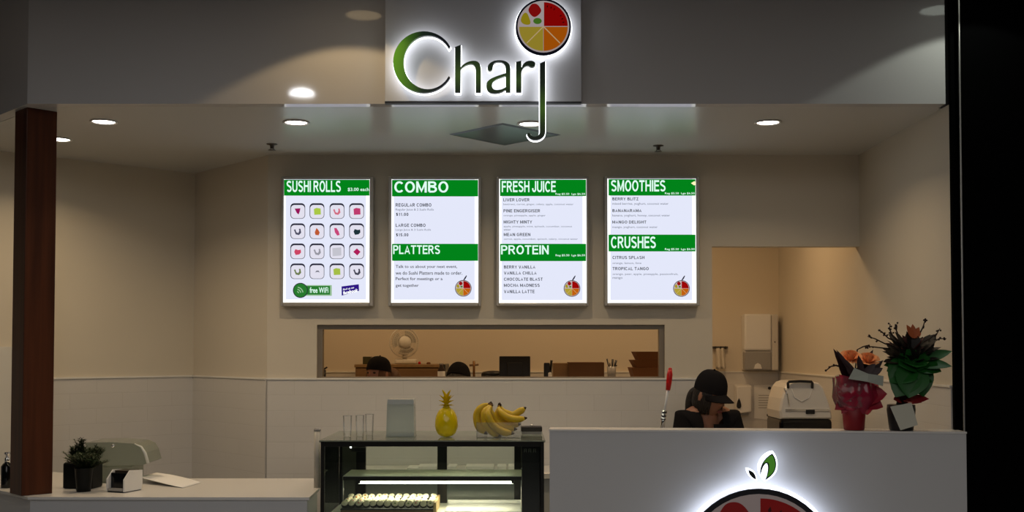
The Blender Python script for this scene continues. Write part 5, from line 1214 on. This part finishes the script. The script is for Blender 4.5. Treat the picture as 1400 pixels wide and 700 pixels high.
b = MB(); b.tube([root2 - Vector((0, 0, .02)), hub], [.022, .03], 10); rs_ = random.Random(11)
for k in range(80):
    tx, ty = rs_.uniform(1205, 1287), rs_.uniform(450, 490); ty += abs(tx - 1246) * .12
    t_ = FP(tx, ty, rs_.uniform(-.07, .07)); s_ = hub.lerp(t_, .45); b.leaf(s_, t_ - s_, Vector((0, -.5, 1)), (t_ - s_).length, rs_.uniform(.018, .032), .1, n=4)
b.build('dark_foliage', pbr('dark_foliage', srgb(26, 21, 16), .55, noise=.4, nscale=40), q2)
b = MB(); top = FP(1246, 462, 0)
for tx, ty, w in [(1222, 459, .02), (1235, 457, .022), (1262, 460, .02), (1275, 468, .02), (1212, 466, .018), (1256, 455, .016)]:
    t_ = FP(tx, ty, rs_.uniform(-.04, .04)); b.leaf(FP(1246, 480), t_ - FP(1246, 480), Vector((0, -.5, 1)), (t_ - FP(1246, 480)).length, w, .1, n=4)
b.build('maroon_leaves', pbr('maroon_leaf', srgb(64, 18, 16), .5), q2)
MB_ = MB(); 
for k, (tx, ty) in enumerate([(1240, 444), (1248, 443), (1257, 447), (1252, 452), (1244, 451), (1260, 452)]):
    s_ = FP(1249, 462, -.03); t_ = FP(tx, ty, -.04 + .012 * k); MB_.leaf(s_, t_ - s_, Vector((0, -1, .3)), (t_ - s_).length, .014, .05, n=5)
MB_.build('orange_flower', pbr('dull_orange_petal', srgb(176, 88, 44), .6), q2)
b = MB()
for pts in [[(1246, 478), (1258, 455), (1262, 447), (1265, 437)], [(1246, 478), (1272, 462), (1281, 456), (1285, 449)], [(1246, 478), (1270, 470), (1284, 463), (1294, 463)], [(1246, 478), (1222, 462), (1216, 450), (1217, 443)], [(1246, 478), (1210, 470), (1196, 463), (1186, 460)], [(1246, 478), (1208, 476), (1192, 474), (1180, 474)], [(1246, 478), (1214, 462), (1206, 454), (1203, 452)], [(1246, 478), (1228, 458), (1224, 448), (1224, 443)]]:
    P3_ = [FP(x, y, rs_.uniform(-.02, .03)) for x, y in pts]; b.tube(P3_, [.003, .003, .0028, .0016], 6)
    for k in range(7):
        t = rs_.uniform(1.4, 3); i = min(2, int(t)); p_ = P3_[i].lerp(P3_[i + 1], t - i); b.ball(p_ + Vector((rs_.uniform(-.008, .008), rs_.uniform(-.008, .008), rs_.uniform(-.006, .006))), .0042, 6)
b.build('twigs', M['twig'], q2)
b = MB()
for tx, ty, w in [(1224, 549, .02), (1262, 548, .025), (1253, 552, .02), (1236, 551, .018)]:
    t_ = FP(tx, ty, -.05); b.leaf(root2 + Vector((0, -.01, .01)), t_ - root2, Vector((0, -1, .5)), (t_ - root2).length + .02, w, .05)
b.build('red_wrap_edge', M['redpot'], q2)
cA = [FP(1217, 556, -.062), FP(1246, 550.5, -.066), FP(1255, 581, -.066), FP(1231, 588.2, -.062)]
b = MB(); nrm = Vector((0, -.0012, 0)); b.add(cA + [p + nrm for p in cA], [[3, 2, 1, 0], [4, 5, 6, 7], [0, 1, 5, 4], [1, 2, 6, 5], [2, 3, 7, 6], [3, 0, 4, 7]]); b.build('gift_card', pbr('gift_card', srgb(196, 194, 178), .7), q2)

# ================================================================== PEOPLE
def skin_mesh(verts, edges, levels=2):
    """verts: [(co, rx, ry)] joints; grows one continuous surface and returns it as a MB"""
    me = bpy.data.meshes.new('body'); me.from_pydata([v[0] for v in verts], edges, [])
    o = bpy.data.objects.new('body', me); COL.objects.link(o)
    o.modifiers.new('skin', 'SKIN'); o.modifiers.new('sub', 'SUBSURF').levels = levels
    lay = me.skin_vertices[0].data
    for i, v in enumerate(verts): lay[i].radius = (v[1], v[2] if len(v) > 2 else v[1]); lay[i].use_root = (i == 0)
    dg = bpy.context.evaluated_depsgraph_get(); m2 = bpy.data.meshes.new_from_object(o.evaluated_get(dg))
    vs = [v.co.copy() for v in m2.vertices]; fs = [list(p.vertices) for p in m2.polygons]
    bpy.data.objects.remove(o); bpy.data.meshes.remove(me); bpy.data.meshes.remove(m2); return vs, fs
def head_pts(T, n=36):
    """head about 0.225 high, facing -Y, centred on the ears; T places it"""
    bm = bmesh.new(); bmesh.ops.create_uvsphere(bm, u_segments=n, v_segments=28, radius=1)
    for v in bm.verts:
        x, y, z = v.co; face = max(0, -y)
        zz = z * .113; xx = x * .074; yy = y * .094
        if z < 0: xx *= 1 - .30 * (-z) ** 1.6 * (.4 + .6 * face); yy = yy * (1 - .10 * (-z)) - .012 * face * (-z)
        if y > 0 and z < -.2: yy *= 1 - .35 * (-z)
        g = lambda cx, cz, sx, sz: math.exp(-((x - cx) / sx) ** 2 - ((z - cz) / sz) ** 2) * (1 if y < 0 else 0)
        yy -= .020 * g(0, -.22, .15, .14) + .010 * g(0, -.05, .10, .22)            # nose
        yy += .008 * (g(.36, .02, .18, .12) + g(-.36, .02, .18, .12))              # eye sockets
        yy -= .006 * g(0, -.56, .26, .08) + .004 * g(0, .17, .5, .09) + .008 * g(0, -.88, .3, .14)   # lips, brow, chin
        yy += .003 * g(0, -.50, .3, .03)
        v.co = Vector((xx, yy, zz))
    vs = [T @ v.co for v in bm.verts]; bm.verts.index_update(); fs = [[v.index for v in f.verts] for f in bm.faces]; bm.free()
    ears = MB()
    for s in (-1, 1): ears.ball(T @ Vector((s * .074, .008, -.010)), (.009, .019, .030), 12, rot=(T.to_3x3().normalized() @ Euler((.15, 0, s * .25)).to_matrix()).to_euler())
    return vs, fs, ears
def cap_mesh(T, brim=True):
    m = MB(); n = 32; prof = []
    rings = 9
    vs = []; fs = []
    for i in range(rings + 1):
        t = i / rings; ph = t * PI / 2
        for k in range(n):
            a = 2 * PI * k / n; rx, ry = .084, .104
            vs.append(T @ Vector((rx * math.cos(a) * math.cos(ph) ** .75, ry * math.sin(a) * math.cos(ph) ** .75 + .003, .022 + .108 * math.sin(ph) ** .9)))
    for i in range(rings):
        for k in range(n): fs.append([i * n + k, i * n + (k + 1) % n, (i + 1) * n + (k + 1) % n, (i + 1) * n + k])
    m.add(vs, fs, smooth=True); m.ball(T @ Vector((0, .003, .131)), .006, 8)
    return m
def brim_mesh(T):
    vs = []; N1, N2 = 16, 6
    for s in (0, 1):
        for i in range(N1 + 1):
            a = PI + PI * (i / N1) * .84 + PI * .08
            for j in range(N2 + 1):
                t = j / N2; rx = .080 ; bx = rx * math.cos(a); by = .100 * math.sin(a)
                ext = .070 * t * max(0, math.sin((i / N1) * PI)) ** .55
                vs.append(T @ Vector((bx * (1 - .02 * t), by - ext, .026 - .022 * t - .020 * (bx / .08) ** 2 + (.0 if s == 0 else -.004))))
    M1 = (N1 + 1) * (N2 + 1); fs = []
    for i in range(N1):
        for j in range(N2):
            a = i * (N2 + 1) + j; fs += [[a, a + 1, a + N2 + 2, a + N2 + 1], [M1 + a + N2 + 1, M1 + a + N2 + 2, M1 + a + 1, M1 + a]]
    for i in range(N1):
        a = i * (N2 + 1) + N2; fs.append([a, M1 + a, M1 + a + N2 + 1, a + N2 + 1])
    return MB().add(vs, fs, smooth=True)
def hair_shell(T, length, back=True, fringe=.0, jit=0, side=0):
    """hair: a shell round the sides and back of the head, with locks hanging to length below the ears"""
    m = MB(); rnd = random.Random(jit + 1)
    for k in range(40):
        a = math.radians(-42 + 264 * k / 39)          # round from one temple over the back to the other
        x, y = .083 * math.cos(a), .100 * math.sin(a) + .006
        L = (length if 8 <= k <= 31 else side or length) * rnd.uniform(.85, 1.1)
        x *= .88; y *= .90
        p = [Vector((x * .86, y * .86, .045)), Vector((x, y, .012)), Vector((x * 1.03, y * 1.02, -.04)), Vector((x * .98, y * .98, -.04 - L * .5)), Vector((x * .85 + rnd.uniform(-.006, .006), y * .9, -.04 - L))]
        m.tube([T @ q_ for q_ in bspl(p, 12)], [.010] * 3 + [.011] * 6 + [.010] * 3 + [.004] * 20, 6) if False else m.tube([T @ q_ for q_ in bspl(p, 12)], [.0075 - .004 * max(0, (i / 12 - .5)) for i in range(len(bspl(p, 12)))], 6)
    return m
def person(label, base, face, pitch, head_c, lean, hair, shirtm, seed=0, hair_len=.10, roll=0.0, brim=True, tail=False, loc_z=0, vneck=True, hand_tgt=None, sh_z=None, reach=.30, side=.0, sw=.145, hs=(.88, 1.0)):
    base = Vector(base); hc = Vector(head_c)
    fd = Vector((math.sin(face), -math.cos(face), 0)); rt = Vector((math.cos(face), math.sin(face), 0))
    bd = Vector((math.sin(lean), -math.cos(lean), 0)); br = Vector((math.cos(lean), math.sin(lean), 0))     # torso facing
    r = thing('person', label, 'person', base)
    T = Matrix.Translation(hc) @ Matrix.Rotation(face, 4, 'Z') @ Matrix.Rotation(roll, 4, 'Y') @ Matrix.Rotation(pitch, 4, 'X') @ Matrix.Diagonal((hs[0], hs[0], hs[1], 1))
    U = Vector((0, 0, 1))
    sz = sh_z or (hc.z - .245)
    neck = hc - U * .105 - fd * .012
    nb = Vector((base.x, base.y, sz + .035)) + (hc - Vector((base.x, base.y, hc.z))) * .72 - bd * .005
    chest = Vector((base.x, base.y, sz - .10)) + (hc - Vector((base.x, base.y, hc.z))) * .45
    waist = Vector((base.x, base.y, sz - .33)) + (hc - Vector((base.x, base.y, hc.z))) * .18; hip = Vector((base.x, base.y, sz - .50))
    V = [(hip, .115, .10), (waist, .100, .085), (chest, .118, .095), (nb, .052, .052), (neck, .044, .044), (hc - U * .055, .045, .045)]
    E = [(0, 1), (1, 2), (2, 3), (3, 4), (4, 5)]
    hands = []
    leglen = hip.z
    for s in (-1, 1):
        i0 = len(V); sh = nb + br * (s * sw) - U * .045; el = sh + br * (s * .055) + bd * .05 - U * .25; ha = (hand_tgt or (Vector((base.x, base.y, el.z)) + bd * reach - U * .02)) + br * (s * .11)
        wr = ha - (ha - el).normalized() * .02
        V += [(sh, .050, .050), (el, .036, .036), (wr, .024, .020), (ha + (ha - el).normalized() * .05, .026, .015)]
        E += [(3, i0), (i0, i0 + 1), (i0 + 1, i0 + 2), (i0 + 2, i0 + 3)]
        d = (ha - el).normalized(); pal = ha + d * .07; sd = br * s
        for q_ in range(4):
            j0 = len(V); off = br * (s * (.021 - .014 * q_)); L = (.030, .034, .032, .024)[3 - q_] if s > 0 else (.030, .034, .032, .024)[3 - q_]
            V += [(pal + off, .0085, .0085), (pal + off + d * L - U * .010, .0080, .0080), (pal + off + d * L * 1.7 - U * .028, .0070, .0070)]
            E += [(i0 + 3, j0), (j0, j0 + 1), (j0 + 1, j0 + 2)]
        j0 = len(V); th = ha + d * .025 - br * (s * .026)
        V += [(th, .010, .010), (th + d * .026 - br * (s * .012) - U * .006, .009, .009), (th + d * .05 - br * (s * .010) - U * .014, .0075, .0075)]; E += [(i0 + 2, j0), (j0, j0 + 1), (j0 + 1, j0 + 2)]
        i1 = len(V); V += [(hip + br * (s * .085) - U * .07, .085, .09), (hip + br * (s * .09) - U * (leglen * .47) + bd * .015, .058, .058), (hip + br * (s * .09) - U * (leglen - .09), .038, .040), (hip + br * (s * .095) - U * (leglen - .035) + bd * .12, .036, .026)]
        E += [(0, i1), (i1, i1 + 1), (i1 + 1, i1 + 2), (i1 + 2, i1 + 3)]
    vs, fs = skin_mesh(V, E, 1)
    b = MB(); b.add(vs, fs, 0, True); hv, hf, ears = head_pts(T); b.add(hv, hf, 0, True); b.add(ears.v, ears.f, 0, True)
    b.build('body', M['skin'], r)
    # black top: torso and sleeves, grown wider than the body, opened at the neck
    VS = [(hip + U * .02, .135, .118), (waist, .116, .100), (chest, .134, .110), (nb - U * .012, .088, .072)]
    ES = [(0, 1), (1, 2), (2, 3)]
    for s in (-1, 1):
        i0 = len(VS); sh = nb + br * (s * sw) - U * .045; el = sh + br * (s * .055) + bd * .05 - U * .25
        VS += [(sh, .072, .070), (el, .052, .052)]; ES += [(3, i0), (i0, i0 + 1)]
    vs, fs = skin_mesh(VS, ES, 2); keep = []
    for f_ in fs:
        c_ = sum((vs[i] for i in f_), Vector()) / len(f_); rel = c_ - nb; fwd = rel.dot(bd); lat = abs(rel.dot(br)); up_ = rel.z
        if up_ > .045 and lat < .07: continue
        if vneck and fwd > .0 and lat < .066 * (1 + (up_ - .02) / .19) and up_ > -.17: continue
        keep.append(f_)
    b = MB().add(vs, keep, 0, True); o = b.build('top', shirtm, r); so = o.modifiers.new('thickness', 'SOLIDIFY'); so.thickness = .004
    # trousers
    VT = [(hip + U * .03, .128, .112)]; ET = []
    for s in (-1, 1):
        i1 = len(VT); VT += [(hip + br * (s * .085) - U * .07, .098, .102), (hip + br * (s * .09) - U * (leglen * .47) + bd * .015, .072, .072), (hip + br * (s * .09) - U * (leglen - .10), .056, .058)]; ET += [(0, i1), (i1, i1 + 1), (i1 + 1, i1 + 2)]
    vs, fs = skin_mesh(VT, ET, 1); MB().add(vs, fs, 0, True).build('trousers', M['blackmatte'], r)
    for s in (-1, 1): MB().ball(hip + br * (s * .094) - U * (leglen - .04) + bd * .07, (.047, .047, .04), 14).box(hip + br * (s * .094) - U * (leglen - .02) + bd * .075, (.085, .24, .04), .015, Euler((0, 0, lean))).build('shoe', M['black'], r)
    cp = cap_mesh(T).build('cap', M['blackmatte'], r)
    if brim: brim_mesh(T).build('brim', M['blackmatte'], cp)
    hair_shell(T, hair_len, jit=seed, side=side).build('hair', hair, r)
    b = MB(); eye = pbr('eye_dark', (.02, .015, .012, 1), .2)
    for s in (-1, 1): b.ball(T @ Vector((s * .028, -.080, .001)), (.011, .007, .0055), 10, rot=T.to_euler())
    b.build('eyes', eye, r)
    MB().ball(T @ Vector((0, -.096, -.063)), (.022, .006, .0065), 10, rot=T.to_euler()).build('lips', pbr('lip', srgb(120, 60, 56), .5), r)
    return r, T, cp
M['top'] = M['blackmatte']
Yq1 = 5.60; hc1 = at(970.5, 540, Yq1)
r, T, cp = person('woman in a black cap and black top looking down behind the tall counter', (xat(962, 5.66), 5.68, 0), math.radians(40), math.radians(15), hc1, math.radians(10), M['hair'], M['top'], 1, .05, side=.05, sw=.118, sh_z=zat(569, 5.62))
MB().span((-.012, 0, -.008), (.012, .02, .008)).build('strap_tab', M['blackmatte'], cp)
o = [c_ for c_ in cp.children if c_.name.startswith('strap_tab')][0]
t_ = T @ Vector((0, .106, .03)); o.location = t_ - WLOC[r.name]; o.rotation_euler = (0, 0, math.radians(40)); o.parent = cp
b = MB(); pts = [T @ Vector(q_) for q_ in [(0, .098, .01), (-.005, .125, -.03), (-.01, .12, -.10), (-.005, .10, -.17)]]; c__ = bspl(pts, 12)
b.tube(c__, [.016 + .010 * math.sin(PI * i / (len(c__) - 1)) for i in range(len(c__))], 10); b.build('ponytail', M['hair'], r)
hc2 = at(517, 507, 6.78); hc2.z = zat(486.8, 6.78) - .112
r, T, cp = person('person in a black cap with brown hair at the left of the serving window', (hc2.x + .03, 6.86, 0), math.radians(-32), math.radians(-8), hc2, math.radians(-20), M['hairbrown'], M['top'], 2, .12, vneck=False, brim=False, hs=(.84, .86))
MB().ball(T @ Vector((.02, .135, -.02)), (.062, .065, .075), 16).build('hair_bun', M['hairbrown'], r)
hc3 = at(626, 512, 6.70); hc3.z = zat(494.8, 6.70) - .128
person('person in a black cap turned away at the middle of the serving window', (hc3.x, 6.56, 0), math.radians(168), math.radians(30), hc3, math.radians(180), M['hair'], M['top'], 3, .09, vneck=False, reach=.16)
